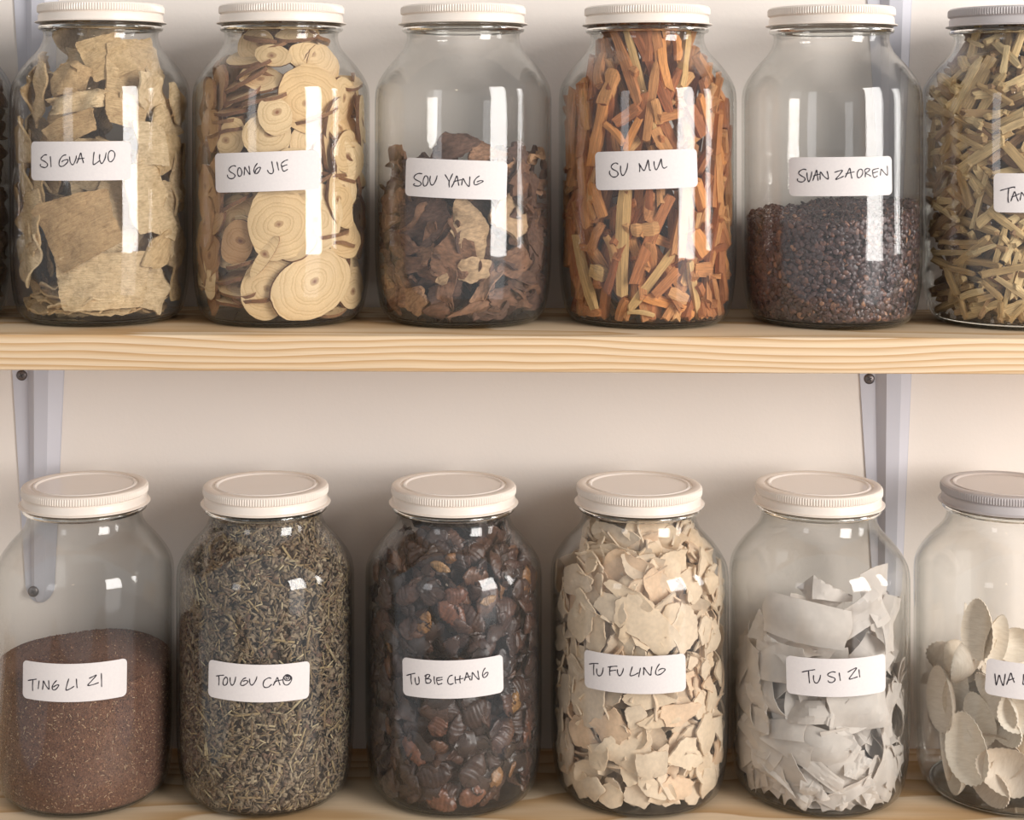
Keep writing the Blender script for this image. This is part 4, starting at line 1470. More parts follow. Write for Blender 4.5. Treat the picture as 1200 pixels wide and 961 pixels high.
for i in range(240):
    k = i % 10
    ph = RNG.uniform(-1.8, 0.9)
    z = r_(14, 340)
    R = float(rin(z)) - r_(7, 26)
    if z > 285:
        R = r_(20, 66)
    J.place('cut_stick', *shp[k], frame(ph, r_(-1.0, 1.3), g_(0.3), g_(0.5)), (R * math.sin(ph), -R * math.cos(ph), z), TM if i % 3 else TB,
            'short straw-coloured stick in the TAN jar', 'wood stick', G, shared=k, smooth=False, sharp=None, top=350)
items = []
for i in range(420):
    k = i % 10
    ph = RNG.uniform(-math.pi, math.pi)
    z = r_(14, 330)
    R = float(rin(z)) - (r_(26, 60) if -1.8 < ph < 0.9 else r_(7, 50))
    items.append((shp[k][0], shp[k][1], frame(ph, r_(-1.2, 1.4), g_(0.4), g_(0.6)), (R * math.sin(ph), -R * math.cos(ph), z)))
merge_stuff(J, 'packed_sticks', items, stick_mat('straw_wood_shaded', [(0, srgb(120, 94, 70)), (1, srgb(166, 134, 96))]), 'straw-coloured sticks packed deeper inside the TAN jar', 'wood sticks', smooth=False, sharp=None)  # deeper sticks coloured darker, shade of the gaps put into the wood colour

# --- dark jar at the left edge
J = Jar('dark')
shp = [flake(r_(16, 34), r_(12, 24), 4, 0.2, (g_(5), g_(3)), 700 + i, nt=28, nr=5, sq=2.6, rough=1.2, crisp=0.05) for i in range(6)]
for i in range(150):
    k = i % 6
    ph = RNG.uniform(-1.0, 3.6)
    z = r_(14, 285)
    R = float(rin(z)) - r_(4, 26)
    J.place('dark_chip', *shp[k], frame(ph, r_(0, 6.28), g_(0.4), g_(0.4)), (R * math.sin(ph), -R * math.cos(ph), z), CH3,
            'dark chip in the unlabelled jar at the left edge', 'herb', 'dark chips in the jar at the left edge', shared=k, sharp=35)

# ------------------------------------------------------------------ fine contents (stuff)


def mound(J, hf, inset, mat, seed, rough=0.8, nseg=120, nring=26, nside=26):
    """Solid heap: sides just inside the glass, top following hf(x, y)."""
    rng = np.random.default_rng(seed)
    V, F = [], []
    th = np.arange(nseg) * 2 * math.pi / nseg
    T = J.T
    z0 = 8.2 * T / 367
    for i in range(nside + 1):
        q = i / nside
        for a in th:
            ct = hf(95 * math.sin(a), -95 * math.cos(a))
            z = z0 + (ct - z0) * q
            R = float(rin(z, T)) - inset - abs(rng.normal(0, rough))
            V.append((R * math.sin(a), -R * math.cos(a), z))
    for i in range(1, nring):
        q = 1 - i / nring
        for a in th:
            ct = hf(95 * math.sin(a), -95 * math.cos(a))
            R = (float(rin(ct, T)) - inset) * q
            x, y = R * math.sin(a), -R * math.cos(a)
            V.append((x, y, hf(x, y) + rng.normal(0, rough)))
    n = nseg
    rows = nside + 1 + nring - 1
    for i in range(rows - 1):
        for k in range(n):
            F.append((i * n + k, i * n + (k + 1) % n, (i + 1) * n + (k + 1) % n, (i + 1) * n + k))
    F.append(tuple((rows - 1) * n + k for k in range(n)))
    F.append(tuple(range(n - 1, -1, -1)))
    return V, F


def rotmats(N, rng, phi, along=0.35):
    """Random orientations with local z roughly radial."""
    roll = rng.uniform(0, 2 * math.pi, N)
    tv = rng.normal(0, along, N)
    thh = rng.normal(0, along, N)
    out = np.zeros((N, 3, 3))
    for i in range(N):
        out[i] = frame(phi[i], roll[i], tv[i], thh[i])
    return out


def cloud(J, base, faces, size, N, hf, seed, depth=(0.5, 7), along=0.35, topfrac=0.25, zmax=None, roll=None, flatfrac=0.0):
    """Many small solids near the glass and over the top of a heap -> one mesh."""
    rng = np.random.default_rng(seed)
    T = J.T
    nt_ = int(N * topfrac)
    phi = rng.uniform(-math.pi, math.pi, N)
    z = np.zeros(N)
    R = np.zeros(N)
    for i in range(N):
        if i < nt_:
            R[i] = 97 * math.sqrt(rng.uniform(0, 1))
            h = hf(R[i] * math.sin(phi[i]), -R[i] * math.cos(phi[i]))
            z[i] = h + rng.uniform(-1.5, 1.0)
            R[i] = min(R[i], float(rin(z[i], T)) - 2)
        else:
            if rng.random() < 0.72:
                phi[i] = rng.uniform(-1.7, 1.7)
            h = hf(95 * math.sin(phi[i]), -95 * math.cos(phi[i]))
            z[i] = rng.uniform(10.5 * T / 367, h)
            R[i] = float(rin(z[i], T)) - rng.uniform(*depth)
    Rm = rotmats(N, rng, phi, along)
    if nt_:
        fl = np.array([frame(p, r, math.pi / 2 + a, b) for p, r, a, b in zip(phi[:nt_], rng.uniform(0, 6.28, nt_), rng.normal(0, 0.4, nt_), rng.normal(0, 0.4, nt_))])
        Rm[:nt_] = fl
    S = np.stack([rng.uniform(*size[0], N), rng.uniform(*size[1], N), rng.uniform(*size[2], N)], 1)
    L = base[None, :, :] * S[:, None, :]
    W = np.einsum('nij,nkj->nki', Rm, L)
    W += np.stack([R * np.sin(phi), -R * np.cos(phi), z], 1)[:, None, :]
    W = W.reshape(-1, 3)
    W[:, 2] = np.maximum(W[:, 2], 8.0 * T / 367)
    rr = np.hypot(W[:, 0], W[:, 1])
    lim = rin(W[:, 2], T) - 0.5
    k = rr > lim
    f = np.where(k, lim / np.maximum(rr, 1e-6), 1)
    W[:, 0] *= f
    W[:, 1] *= f
    F = (faces[None, :, :] + (np.arange(N) * len(base))[:, None, None]).reshape(-1, faces.shape[1])
    return W, F


BOXV = np.array([(x, y, z) for x in (-.5, .5) for y in (-.5, .5) for z in (-.5, .5)])
BOXF = np.array([(0, 1, 3, 2), (4, 6, 7, 5), (0, 4, 5, 1), (2, 3, 7, 6), (0, 2, 6, 4), (1, 5, 7, 3)])
# lens-shaped seed: 6 around, two rings, quads
sv, sf = [], []
for zc_, rc_ in ((-0.5, 0.35), (-0.22, 0.88), (0.22, 0.88), (0.5, 0.35)):
    for k in range(8):
        a = k * math.pi / 4
        sv.append((rc_ * 0.5 * math.cos(a) / 0.88, rc_ * 0.5 * math.sin(a) / 0.88, zc_))
for i in range(3):
    for k in range(8):
        sf.append((i * 8 + k, i * 8 + (k + 1) % 8, (i + 1) * 8 + (k + 1) % 8, (i + 1) * 8 + k))
sf += [(24, 25, 26, 27), (24, 27, 28, 31), (28, 29, 30, 31), (3, 2, 1, 0), (7, 4, 3, 0), (7, 6, 5, 4)]
SEEDV, SEEDF = np.array(sv), np.array(sf)

# SUAN ZAO REN seeds
J = Jar('suan')


def hs(x, y):
    return 128 + 0.10 * x + 0.07 * y + 7 * math.exp(-((x - 55) ** 2 + (y + 20) ** 2) / 1800.0) + 2 * math.sin(x * 0.07)


SEEDM = piece_mat('seed_skin', [(0, srgb(58, 42, 44)), (0.5, srgb(76, 54, 54)), (0.85, srgb(92, 64, 60)), (0.96, srgb(124, 84, 68)), (1, srgb(170, 124, 92))], (500, 500, 500), 0.25, 0.38, 0.2, island=True, spec=0.6)
V1, F1 = mound(J, lambda x, y: hs(x, y) - 3, 6, None, 1)
core = mk('seeds', V1, F1, plain('seed_bed', srgb(56, 40, 40), 0.8), loc=(J.X, 0, J.Zb), smooth=True)
V2, F2 = cloud(J, SEEDV, SEEDF, ((6.4, 9.0), (5.4, 7.4), (2.8, 3.8)), 4600, hs, 2, depth=(1.2, 6), along=0.55)
sd = mk('seed_layer', V2, F2, SEEDM, parent=core, smooth=True, sharp=60)
tag(core, 'shiny dark red-brown seeds heaped in the SUAN ZAOREN jar', 'seeds', kind='stuff')
sd['kind'] = 'stuff'

# TING LI ZI fine seed
J = Jar('ting')


def ht(x, y):
    d = math.hypot(x - 4, y + 4)
    return 172 - 0.0022 * d * d + 0.04 * y + 1.5 * math.sin(x * 0.05)


t = NT('fine_seed')
na = t.noise(t.coords((900, 900, 900)), 1.0, 4, 0.7)
nb = t.noise(t.coords((18, 18, 30)), 1.0, 3, 0.5)
col = t.ramp(na, [(0.3, srgb(84, 55, 43)), (0.5, srgb(118, 80, 61)), (0.68, srgb(146, 103, 78)), (0.8, srgb(184, 146, 114))])
col = t.mix(0.6, col, t.ramp(nb, [(0.35, (0.8, 0.76, 0.74, 1)), (0.65, (1.15, 1.12, 1.1, 1))]), 'MULTIPLY')
t.link(col, t.b.inputs['Base Color'])
t.b.inputs['Roughness'].default_value = 0.9
t.link(t.bump(na, 1.0, 0.001), t.b.inputs['Normal'])
V1, F1 = mound(J, ht, 1.2, None, 3, rough=0.35, nring=40, nside=40)
core = mk('fine_seed', V1, F1, t.m, loc=(J.X, 0, J.Zb), smooth=True)
GR = piece_mat('seed_grain', [(0, srgb(90, 58, 46)), (0.6, srgb(126, 85, 65)), (0.92, srgb(152, 108, 82)), (1, srgb(208, 170, 132))], (500, 500, 500), 0.2, 0.7, 0.2, island=True)
V2, F2 = cloud(J, BOXV, BOXF, ((1.2, 2.2), (0.9, 1.3), (0.7, 1.0)), 16000, ht, 4, depth=(0.6, 1.8), along=0.6, topfrac=0.2)
o = mk('seed_grains', V2, F2, GR, parent=core)
o['kind'] = 'stuff'
V2, F2 = cloud(J, BOXV, BOXF, ((2.2, 5.0), (0.35, 0.6), (0.3, 0.5)), 420, ht, 5, depth=(0.6, 1.2), along=0.2, topfrac=0.1)
o = mk('chaff', V2, F2, plain('chaff', srgb(216, 186, 150), 0.8), parent=core)
o['kind'] = 'stuff'
tag(core, 'fine red-brown seed heaped in the TING LI ZI jar', 'seeds', kind='stuff')

# TOU GU CAO chopped herb
J = Jar('tou')


def hh_(x, y):
    return 326.0


V1, F1 = mound(J, lambda x, y: 322, 9, None, 6, rough=1.2)
core = mk('chopped_herb', V1, F1, plain('herb_bed', srgb(74, 62, 54), 0.95), loc=(J.X, 0, J.Zb), smooth=True)
HB = piece_mat('herb_leaf', [(0, srgb(84, 68, 58)), (0.3, srgb(130, 112, 92)), (0.6, srgb(162, 145, 120)), (0.85, srgb(112, 85, 70)), (1, srgb(188, 170, 140))], (500, 500, 500), 0.3, 0.9, 0.4, island=True)
HS = piece_mat('herb_stem', [(0, srgb(128, 104, 78)), (0.35, srgb(176, 154, 114)), (0.6, srgb(116, 88, 68)), (0.85, srgb(148, 130, 100)), (1, srgb(218, 200, 160))], (200, 700, 700), 0.3, 0.85, 0.4, island=True)
V2, F2 = cloud(J, BOXV, BOXF, ((4, 11), (2.0, 4.6), (0.5, 0.9)), 9000, hh_, 7, depth=(1.0, 8), along=0.6, topfrac=0.04)
o = mk('leaf_bits', V2, F2, HB, parent=core)
o['kind'] = 'stuff'
V2, F2 = cloud(J, BOXV, BOXF, ((6, 16), (0.8, 1.7), (0.8, 1.4)), 1900, hh_, 8, depth=(0.8, 4), along=0.3, topfrac=0.04)
o = mk('stem_bits', V2, F2, HS, parent=core)
o['kind'] = 'stuff'
V2, F2 = cloud(J, BOXV, BOXF, ((16, 30), (1.6, 2.8), (1.2, 1.8)), 130, hh_, 9, depth=(0.8, 3), along=0.15, topfrac=0.0)
o = mk('long_stems', V2, F2, HS, parent=core)
o['kind'] = 'stuff'
tag(core, 'chopped grey-green herb leaves and stems packed in the TOU GU CAO jar', 'herb', kind='stuff')

# ------------------------------------------------------------------ TU BIE CHANG: dried beetles
BT = piece_mat('beetle_shell', [(0, srgb(60, 42, 36)), (0.55, srgb(72, 50, 42)), (0.86, srgb(88, 60, 48)), (0.96, srgb(112, 76, 54)), (1, srgb(146, 108, 72))], (120, 420, 300), 0.5, 0.36, 0.6, spec=0.55)
BA = piece_mat('beetle_amber', [(0, srgb(140, 96, 58)), (1, srgb(162, 124, 78))], (160, 420, 300), 0.6, 0.35, 0.35, spec=0.6)
BR = piece_mat('beetle_red', [(0, srgb(122, 76, 54)), (1, srgb(104, 66, 50))], (160, 420, 300), 0.6, 0.35, 0.35, spec=0.6)
J = Jar('bie')
G = 'dried beetles in the TU BIE CHANG jar'


def e1(x, y):
    return (420 + x / 4.578, 540 + y / 4.578)


def e2(x, y):
    return (420 + x / 4.557, 750 + y / 4.557)


hand = [
 (*e1(905, 650), 17, 11, 80, BA, 'golden ridged beetle at the upper right wall of the TU BIE CHANG jar'), (*e1(355, 865), 13, 9, 70, BA, 'amber beetle left of centre above the label'),
 (*e1(520, 730), 14, 11, 10, BR, 'reddish curled beetle in the upper middle'), (*e1(385, 710), 16, 12, 60, BT, None), (*e1(700, 750), 10, 6, 10, BA, 'small amber beetle beneath the round highlight'),
 (*e1(500, 820), 18, 13, -40, BR, 'broad reddish beetle above the label centre'), (*e1(440, 570), 11, 6, -20, BA, None), (*e1(510, 520), 10, 6, 20, BA, None),
 (*e2(430, 450), 15, 11, 70, BR, 'brown ribbed beetle just below the label'), (*e2(905, 480), 20, 10, 80, BR, 'orange-brown beetle at the right wall below the label'), (*e2(845, 330), 13, 10, 60, BA, 'amber beetle right under the label corner'),
 (*e2(740, 745), 12, 9, 60, BA, 'yellowish beetle near the bottom right'), (*e2(290, 600), 20, 10, -45, BR, None), (*e2(400, 730), 20, 16, 10, BT, None), (*e2(620, 700), 20, 15, 60, BT, None),
 (*e2(620, 830), 18, 12, 30, BR, None), (*e2(640, 400), 18, 16, 30, BT, None), (*e2(270, 740), 18, 10, -50, BT, None), (*e2(440, 870), 18, 13, -20, BR, None), (*e2(820, 690), 8, 4, 60, BA, None),
]
for i, (x, y, hl, hw, ro, mt, lb) in enumerate(hand):
    J.seen('dried_beetle', beetle(hl * 2, hw * 2, hw * 0.9, 800 + i), x, y, ro, mt, lb or zone(({'beetle_shell': 'large dark', 'beetle_amber': 'amber', 'beetle_red': 'reddish'}[mt.name] + ' beetle', 'marked TU BIE CHANG'), 'bie', x, y) or 'dark dried beetle packed in the TU BIE CHANG jar', 'beetle', G, depth=4, sharp=None)
shp = [beetle(r_(30, 42), r_(22, 30), r_(9, 13), 830 + i) for i in range(8)]
for i in range(235):
    k = i % 8
    ph = RNG.uniform(-1.75, 1.75)
    z = r_(16, 292) if i % 6 else r_(270, 312)
    R = float(rin(z, 357)) - r_(8, 24)
    J.place('dried_beetle', *shp[k], frame(ph, r_(0, 6.28), g_(0.45), g_(0.45)), (R * math.sin(ph), -R * math.cos(ph), z), BT,
            'dark dried beetle packed in the TU BIE CHANG jar', 'beetle', G, shared=k, sharp=None, top=318)
items = []
for i in range(420):
    k = i % 8
    ph = RNG.uniform(-math.pi, math.pi)
    z = r_(16, 296)
    R = float(rin(z, 357)) - (r_(26, 50) if abs(ph) < 1.75 else r_(8, 45))
    if z > 250:
        R = math.sqrt(r_(0, 1)) * 80
    items.append((shp[k][0], shp[k][1], frame(ph, r_(0, 6.28), g_(0.6), g_(0.6)), (R * math.sin(ph), -R * math.cos(ph), z)))
merge_stuff(J, 'packed_beetles', items, piece_mat('beetle_shell_deep', [(0, srgb(54, 40, 34)), (1, srgb(82, 58, 46))], (120, 500, 300), 0.35, 0.4, 0.3, spec=0.6), 'dark dried beetles packed deeper inside the TU BIE CHANG jar', 'beetles', sharp=None)

esh = [flake(hw, hh, 1.6, 0.14, (-hw * hw / 205.0, -3), 870 + i, nt=36, nr=6, rough=1.6, crisp=0.04, twist=g_(4), poly=6) for i, (hw, hh) in enumerate([(17, 13), (14, 18), (20, 12), (12, 12)])]
WING = piece_mat('beetle_plate', [(0, srgb(50, 38, 34)), (0.6, srgb(68, 50, 44)), (0.9, srgb(88, 62, 50)), (1, srgb(120, 86, 60))], (160, 420, 300), 0.5, 0.3, 0.6, spec=0.6)
for i in range(70):
    k = i % 4
    ph = r_(-1.6, 1.6)
    z = r_(20, 300)
    R = float(rin(z, 357)) - r_(2, 6)
    J.place('beetle_plate', *esh[k], frame(ph, r_(0, 6.28), g_(0.2), g_(0.2)), (R * math.sin(ph), -R * math.cos(ph), z), WING,
            'thin dark wing plate broken off a beetle in the TU BIE CHANG jar', 'beetle plate', 'loose wing plates in the TU BIE CHANG jar', shared=('pl', k), sharp=35, top=315)
ring(J, 'dried_beetle', shp[:5], [BT], 'dark dried beetle against the side glass of the TU BIE CHANG jar', 'beetle', 'dried beetles at the sides of the TU BIE CHANG jar', 40, 16, 290, key='rg', sharp=None)

# ------------------------------------------------------------------ TU FU LING: cream flakes
FL = piece_mat('cream_root', [(0, srgb(226, 200, 168)), (0.4, srgb(236, 214, 186)), (0.75, srgb(228, 206, 180)), (1, srgb(232, 198, 164))], (260, 260, 260), 0.14, 0.85, 0.35)
J = Jar('fu')
G = 'cream root flakes in the TU FU LING jar'


def f1(x, y):
    return (640 + x / 4.578, 540 + y / 4.578)


def f2(x, y):
    return (640 + x / 4.557, 750 + y / 4.557)


hand = [
 (*f1(605, 410), 33, 19, -24, 'cream flake with a small dark hole, upper middle of the TU FU LING jar', 1), (*f1(335, 395), 31, 12, 0, 'long tan flake at the upper left', 2), (*f1(335, 515), 34, 12, -4, 'long pale flake below the tan one', 1),
 (*f1(370, 640), 33, 23, 12, 'broad pale flake with a scooped edge, left of the highlight', 2), (*f1(765, 660), 20, 32, -12, 'big upright pale flake under the highlight', 1), (*f1(800, 420), 18, 18, -40, None, 2), (*f1(605, 690), 12, 24, 22, None, 3),
 (*f1(540, 570), 15, 15, 0, None, 3), (*f1(550, 890), 38, 24, -38, 'largest greyish flake just above the label', 2), (*f1(340, 800), 22, 13, -30, None, 3), (*f1(750, 900), 17, 28, -8, 'peach-tinted flake right above the label', 2),
 (*f1(870, 920), 14, 16, 0, None, 1), (*f1(190, 770), 13, 19, 10, None, 3), (*f1(80, 750), 9, 19, 4, None, 2), (*f1(230, 430 + 130), 20, 12, -14, None, 4), (*f1(130, 520), 12, 24, -12, None, 2), (*f1(170, 640), 20, 8, 6, None, 4),
 (*f1(690, 570), 16, 18, 0, None, 4), (*f1(260, 920), 15, 20, -20, None, 4), (*f1(900, 660), 11, 12, 30, None, 1), (*f1(660, 880), 12, 24, -16, None, 5), (*f1(450, 720), 26, 8, -22, None, 5),
 (*f2(215, 330), 25, 34, 4, 'large round tan flake at the left below the label', 1), (*f2(340, 490), 20, 22, 30, 'flake with pale rim beside the large round one', 2), (*f2(440, 600), 27, 25, 20, 'large round flake in the lower middle', 1),
 (*f2(270, 610), 13, 14, -20, None, 3), (*f2(520, 325), 26, 11, 0, None, 3), (*f2(620, 430), 24, 9, 10, None, 1), (*f2(750, 610), 21, 18, 24, 'smooth pale flake at the lower right', 2), (*f2(860, 500), 15, 20, -8, None, 2),
 (*f2(850, 355), 16, 17, 0, 'lilac-tinted round flake at the right below the label', 1), (*f2(235, 800), 15, 12, -10, None, 2), (*f2(335, 850), 14, 13, 20, None, 1), (*f2(500, 850), 16, 12, -20, None, 2), (*f2(700, 810), 22, 13, 14, None, 2),
 (*f2(570, 790), 19, 9, -28, None, 3), (*f2(785, 125), 8, 7, 0, None, 1), (*f2(785, 215), 8, 9, 0, None, 1), (*f2(850, 160), 8, 10, 0, None, 2), (*f2(880, 245), 11, 7, -30, None, 1), (*f2(95, 560), 10, 34, 4, None, 1), (*f2(120, 130), 12, 30, -10, None, 3),
 (*f2(180, 500), 14, 22, 30, None, 3), (*f2(560, 680), 20, 14, 40, None, 2), (*f2(620, 640), 6, 20, -30, None, 1), (*f2(860, 620), 16, 22, -20, None, 3), (*f2(700, 400), 22, 14, 0, None, 4), (*f2(480, 410), 12, 12, 0, None, 2),
]
for i, (x, y, hw, hh, ro, lb, dp) in enumerate(hand):
    geo = flake(hw * 1.18, hh * 1.18, 2.2, 0.07, (-hw * hw / 300.0, g_(2)), 900 + i, nt=52, nr=5, rough=0.45, crisp=0.022, twist=g_(2), poly=6 + i % 3)
    J.seen('root_flake', geo, x, y, ro, FL, lb or zone(('cream flake', 'marked TU FU LING'), 'fu', x, y, ro + (0 if hw > hh else 90), max(hw, hh) / min(hw, hh)) or 'cream root flake packed in the TU FU LING jar', 'root flake', G, depth=dp, tv=g_(4), th=g_(4), sharp=50)
shp = [flake(r_(17, 32), r_(12, 23), 2.1, 0.08, (g_(4), g_(3)), 960 + i, nt=44, nr=4, rough=0.5, crisp=0.025, twist=g_(3), poly=5 + i % 4) for i in range(10)]
for i in range(205):
    k = i % 10
    ph = RNG.uniform(-1.75, 1.75)
    z = r_(14, 312)
    R = float(rin(z, 357)) - r_(9, 24)
    J.place('root_flake', *shp[k], frame(ph, r_(0, 6.28), g_(0.45), g_(0.45)), (R * math.sin(ph), -R * math.cos(ph), z), FL,
            'cream root flake packed in the TU FU LING jar', 'root flake', G, shared=k, sharp=50, top=338)
items = []
for i in range(420):
    k = i % 10
    ph = RNG.uniform(-math.pi, math.pi)
    z = r_(14, 318)
    R = float(rin(z, 357)) - (r_(22, 50) if abs(ph) < 1.75 else r_(4, 45))
    if z > 285:
        R = math.sqrt(r_(0, 1)) * 64
    items.append((shp[k][0], shp[k][1], frame(ph, r_(0, 6.28), g_(0.7), g_(0.7)), (R * math.sin(ph), -R * math.cos(ph), z)))
merge_stuff(J, 'packed_flakes', items, FL, 'cream root flakes packed deeper inside the TU FU LING jar', 'root flakes', sharp=50)

esh = [flake(hw, hh, 2.2, 0.07, (-hw * hw / 205.0, g_(1)), 985 + i, nt=44, nr=5, rough=0.45, crisp=0.022, twist=g_(1.5), poly=6 + i % 3) for i, (hw, hh) in enumerate([(20, 26), (26, 18), (16, 22), (22, 14)])]
ring(J, 'root_flake', esh, [FL], 'cream root flake pressed against the side glass of the TU FU LING jar', 'root flake', 'cream root flakes at the sides of the TU FU LING jar', 36, 16, 270, sharp=50)

# ------------------------------------------------------------------ TU SI ZI: paper sachets
t = NT('sachet_paper')
na = t.noise(t.coords((120, 120, 120)), 1.0, 4, 0.6)
t.link(t.ramp(na, [(0.3, srgb(226, 218, 210)), (0.7, srgb(240, 232, 224))]), t.b.inputs['Base Color'])
t.b.inputs['Roughness'].default_value = 0.8
t.b.inputs['Specular IOR Level'].default_value = 0.2
t.link(t.bump(na, 0.4, 0.001), t.b.inputs['Normal'])
tl = t.add('ShaderNodeBsdfTranslucent')
tl.inputs['Color'].default_value = srgb(228, 216, 204)
ms = t.add('ShaderNodeMixShader')
ms.inputs[0].default_value = 0.3
t.link(t.b.outputs[0], ms.inputs[1])
t.link(tl.outputs[0], ms.inputs[2])
t.link(ms.outputs[0], t.out.inputs[0])
SP = t.m
J = Jar('sizi')
G = 'paper sachets in the TU SI ZI jar'


def h1(x, y):
    return (840 + x / 4.575, 540 + y / 4.575)


def h2(x, y):
    return (840 + x / 4.555, 750 + y / 4.555)


hand = [
 # x, y, w, h, roll, tv, depth, fold, puff, label
 (*h1(470, 870), 96, 46, -8, 6, 6, None, 5, 'wide flat paper sachet lying above the TU SI ZI label'), (*h1(210, 900), 40, 46, 30, 4, 3, (0.2, 0.6), 0, 'folded paper corner at the left above the label'),
 (*h1(590, 690), 52, 44, 40, 8, 34, (0.3, 0.4), 2, 'thin paper peak standing highest in the jar'), (*h1(880, 720), 40, 62, 10, 4, 10, None, 2, 'upright translucent paper at the right above the label'), (*h1(960, 880), 26, 62, -12, 0, 2, None, 0, 'tall narrow paper fold at the right wall'),
 (*h1(760, 830), 60, 34, 30, 6, 12, None, 3, None),
 (*h2(190, 190), 62, 60, -18, 0, 2, (0.5, 0.5), 5, 'bulging sachet left of the label'), (*h2(330, 120), 60, 44, 0, 0, 8, None, 5, None), (*h2(430, 400), 66, 24, 8, 8, 2, None, 1, 'flat sachet edge just below the label'),
 (*h2(230, 430), 62, 24, 4, 12, 3, (0.4, 0.2), 1, None), (*h2(800, 400), 74, 48, 6, 0, 2, None, 7, 'bright sachet below the right half of the label'), (*h2(600, 360), 22, 42, -16, 0, 1, None, 0, None),
 (*h2(560, 600), 58, 46, -20, 0, 3, None, 7, 'grey shadowed sachet in the lower middle'), (*h2(530, 690), 70, 18, -36, 4, 1, None, 0, 'narrow folded strip slanting across the lower middle'), (*h2(760, 690), 28, 28, -28, 0, 1, None, 0, 'small square paper flap at the lower right'),
 (*h2(930, 640), 26, 82, -8, 0, 1, None, 0, 'tall paper fold against the lower right wall'), (*h2(700, 830), 66, 15, 25, 0, 1, None, 1, 'twisted paper end at the bottom'), (*h2(290, 740), 24, 82, 36, 0, 2, (0.3, 0.2), 0, 'long slanting fold at the lower left'),
 (*h2(150, 620), 26, 68, 14, 0, 1, None, 2, 'upright fold against the lower left wall'), (*h2(540, 800), 38, 26, -14, 0, 1, (0.3, 0.8), 0, None), (*h2(430, 850), 34, 26, -30, 0, 3, None, 0, None), (*h2(370, 560), 60, 26, -20, 14, 4, None, 1, None),
 (*h2(700, 540), 56, 22, 4, 10, 2, (0.4, 0.4), 1, None), (*h2(860, 790), 40, 30, 14, 0, 3, None, 2, None), (*h2(330, 480), 60, 22, 10, 22, 5, None, 0, None), (*h2(960, 380), 22, 60, -6, 0, 2, None, 2, None), (*h2(640, 900), 28, 16, 10, 0, 1, None, 1, None),
]
for i, (x, y, w_, h_, ro, tv, dp, fo, pf, lb) in enumerate(hand):
    J.seen('paper_sachet', sachet(w_, h_, 1000 + i, fold=fo, puff=pf, crump=5.0 + (i % 3) * 2.5), x, y, ro, SP, lb or zone(('folded paper sachet', 'marked TU SI ZI'), 'sizi', x, y, ro + (0 if w_ > h_ else 90), max(w_, h_) / min(w_, h_)) or 'folded white paper sachet among the others in the TU SI ZI jar', 'sachet', G, depth=dp, tv=tv, sharp=18)
shp = [sachet(r_(56, 84), r_(36, 52), 1040 + i, fold=(r_(0.2, 0.6), r_(0, 1.2)) if i % 2 else None, puff=r_(0, 6), crump=r_(7, 12)) for i in range(6)]
for i in range(100):
    k = i % 6
    ph = RNG.uniform(-math.pi, math.pi)
    z = r_(14, 185)
    R = (float(rin(z, 357)) - 14) * math.sqrt(r_(0.3, 1)) * 0.9
    J.place('paper_sachet', *shp[k], frame(ph, g_(0.5), r_(0.0, 1.1), g_(0.4)), (R * math.sin(ph), -R * math.cos(ph), z), SP,
            'folded white paper sachet among the others in the TU SI ZI jar', 'sachet', G, shared=k, sharp=18, top=215)

esh = [sachet(w_, h_, 1060 + i, fold=fo, crump=5, puff=2) for i, (w_, h_, fo) in enumerate([(44, 66, None), (60, 40, (0.5, 0.5)), (36, 52, None), (52, 52, (0.4, 1.0))])]
ring(J, 'paper_sachet', esh, [SP], 'white paper sachet against the side glass of the TU SI ZI jar', 'sachet', 'paper sachets at the sides of the TU SI ZI jar', 26, 18, 165, spin=1.2, sharp=18, top=215)
for i in range(16):
    k = i % 4
    ph = -1.5 + 3.0 * i / 15 + g_(0.08)
    z = 18 + (i * 5 % 4) * 9
    R = 84
    J.place('paper_sachet', *esh[k], frame(ph, g_(0.7), r_(-0.5, 0.5), g_(0.3)), (R * math.sin(ph), -R * math.cos(ph), z), SP,
            'crumpled white paper corner at the bottom of the TU SI ZI jar', 'sachet', 'paper sachets at the bottom of the TU SI ZI jar', shared=('ring', k), sharp=18)

# ------------------------------------------------------------------ WA jar: shells
t = NT('shell_lime')
na = t.noise(t.coords((140, 600, 140)), 1.0, 5, 0.6)
base = t.ramp(t.objrand(), [(0, srgb(232, 218, 198)), (0.5, srgb(238, 228, 212)), (1, srgb(218, 202, 184))])
t.link(t.mix(0.7, base, t.ramp(na, [(0.3, (0.84, 0.80, 0.75, 1)), (0.6, (1.04, 1.04, 1.04, 1))]), 'MULTIPLY'), t.b.inputs['Base Color'])
t.b.inputs['Roughness'].default_value = 0.6
t.link(t.bump(na, 0.3, 0.0008), t.b.inputs['Normal'])
SHM = t.m
J = Jar('wa')
G = 'white shells in the WA jar'


def k1(x, y):
    return (1040 + x / 3.544, 690 + y / 3.546)


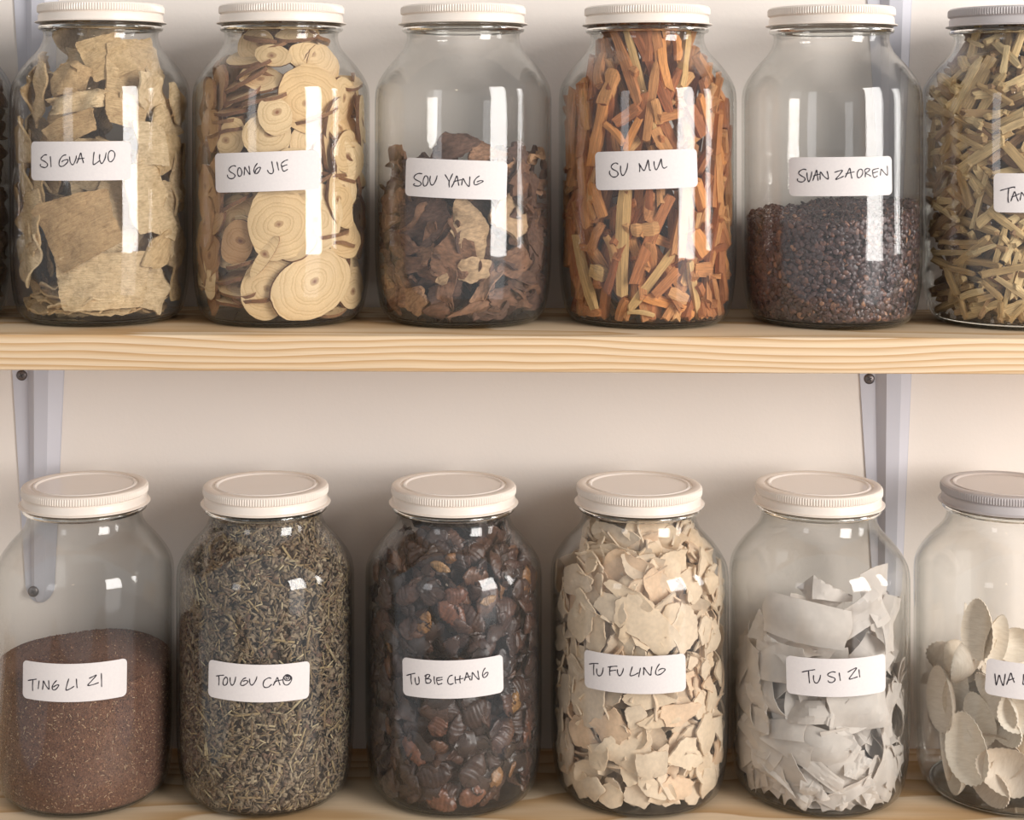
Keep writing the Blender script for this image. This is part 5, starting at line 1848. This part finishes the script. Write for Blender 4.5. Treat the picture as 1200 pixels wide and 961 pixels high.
hand = [
 (*k1(372, 170), 36, 70, 0, 4, 14, 0, 'shell standing upright highest in the WA jar'), (*k1(318, 200), 34, 76, 8, 4, 22, -30, 'shell leaning just behind the upright one'), (*k1(210, 460), 40, 76, 4, 0, 1, 0, 'pale shell cup at the upper left wall of the WA jar'),
 (*k1(285, 430), 26, 66, -8, 0, 5, 50, 'shell seen from its side next to the left cup'), (*k1(313, 668), 46, 82, 8, 0, 1, 4, 'long shell cup facing forward at the lower left'), (*k1(500, 770), 48, 66, 74, 4, 1, 0, 'wide shell cup lying on its side at the bottom'),
 (*k1(450, 470), 36, 72, 52, 30, 3, -30, 'tilted shell whose underside shows left of the label'), (*k1(545, 510), 40, 52, 0, 0, 1, 0, 'bright shell peeking below the label'), (*k1(490, 610), 30, 66, 78, 50, 2, 0, 'shell lying flat with grey streaks above the wide cup'),
 (*k1(200, 670), 26, 70, 12, 0, 1, -45, 'narrow shell side at the lower left wall'), (*k1(290, 300), 40, 84, 86, 60, 10, 0, 'shell rim lying level below the upright shell'), (*k1(455, 220), 26, 62, -12, 6, 20, 40, None), (*k1(535, 235), 44, 40, 0, 0, 30, 0, None),
 (*k1(380, 540), 30, 60, 20, 0, 9, 30, None), (*k1(450, 690), 40, 60, 70, 10, 8, 0, None), (*k1(270, 820), 36, 56, 66, 20, 4, 0, None), (*k1(420, 880), 34, 60, 80, 30, 3, 0, None), (*k1(150, 440), 20, 60, 4, 0, 8, 40, None),
]
for i, (x, y, w_, h_, ro, tv, dp, th_, lb) in enumerate(hand):
    dp = dp if dp <= 2 else dp * 1.5 + 14
    J.seen('shell', shell(h_, w_ * 1.1, min(w_ * 0.36, 15), 1100 + i), x, y, ro, SHM, lb or zone(('white shell', 'marked WA'), 'wa', x, y) or 'white shell among the others in the WA jar', 'shell', G, depth=dp, tv=tv, th=th_, sharp=50)
shp = [shell(r_(62, 80), r_(38, 50), r_(12, 16), 1140 + i) for i in range(4)]
for i in range(48):
    k = i % 4
    ph = RNG.uniform(-math.pi, math.pi)
    z = r_(16, 140)
    R = (float(rin(z, 357)) - 22) * math.sqrt(r_(0.1, 1))
    if abs(ph) < 1.9:
        R = min(R, 50)
    J.place('shell', *shp[k], frame(ph, r_(0, 6.28), g_(0.6), g_(0.6)), (R * math.sin(ph), -R * math.cos(ph), z), SHM,
            'white shell among the others in the WA jar', 'shell', G, shared=k, sharp=50, top=205)
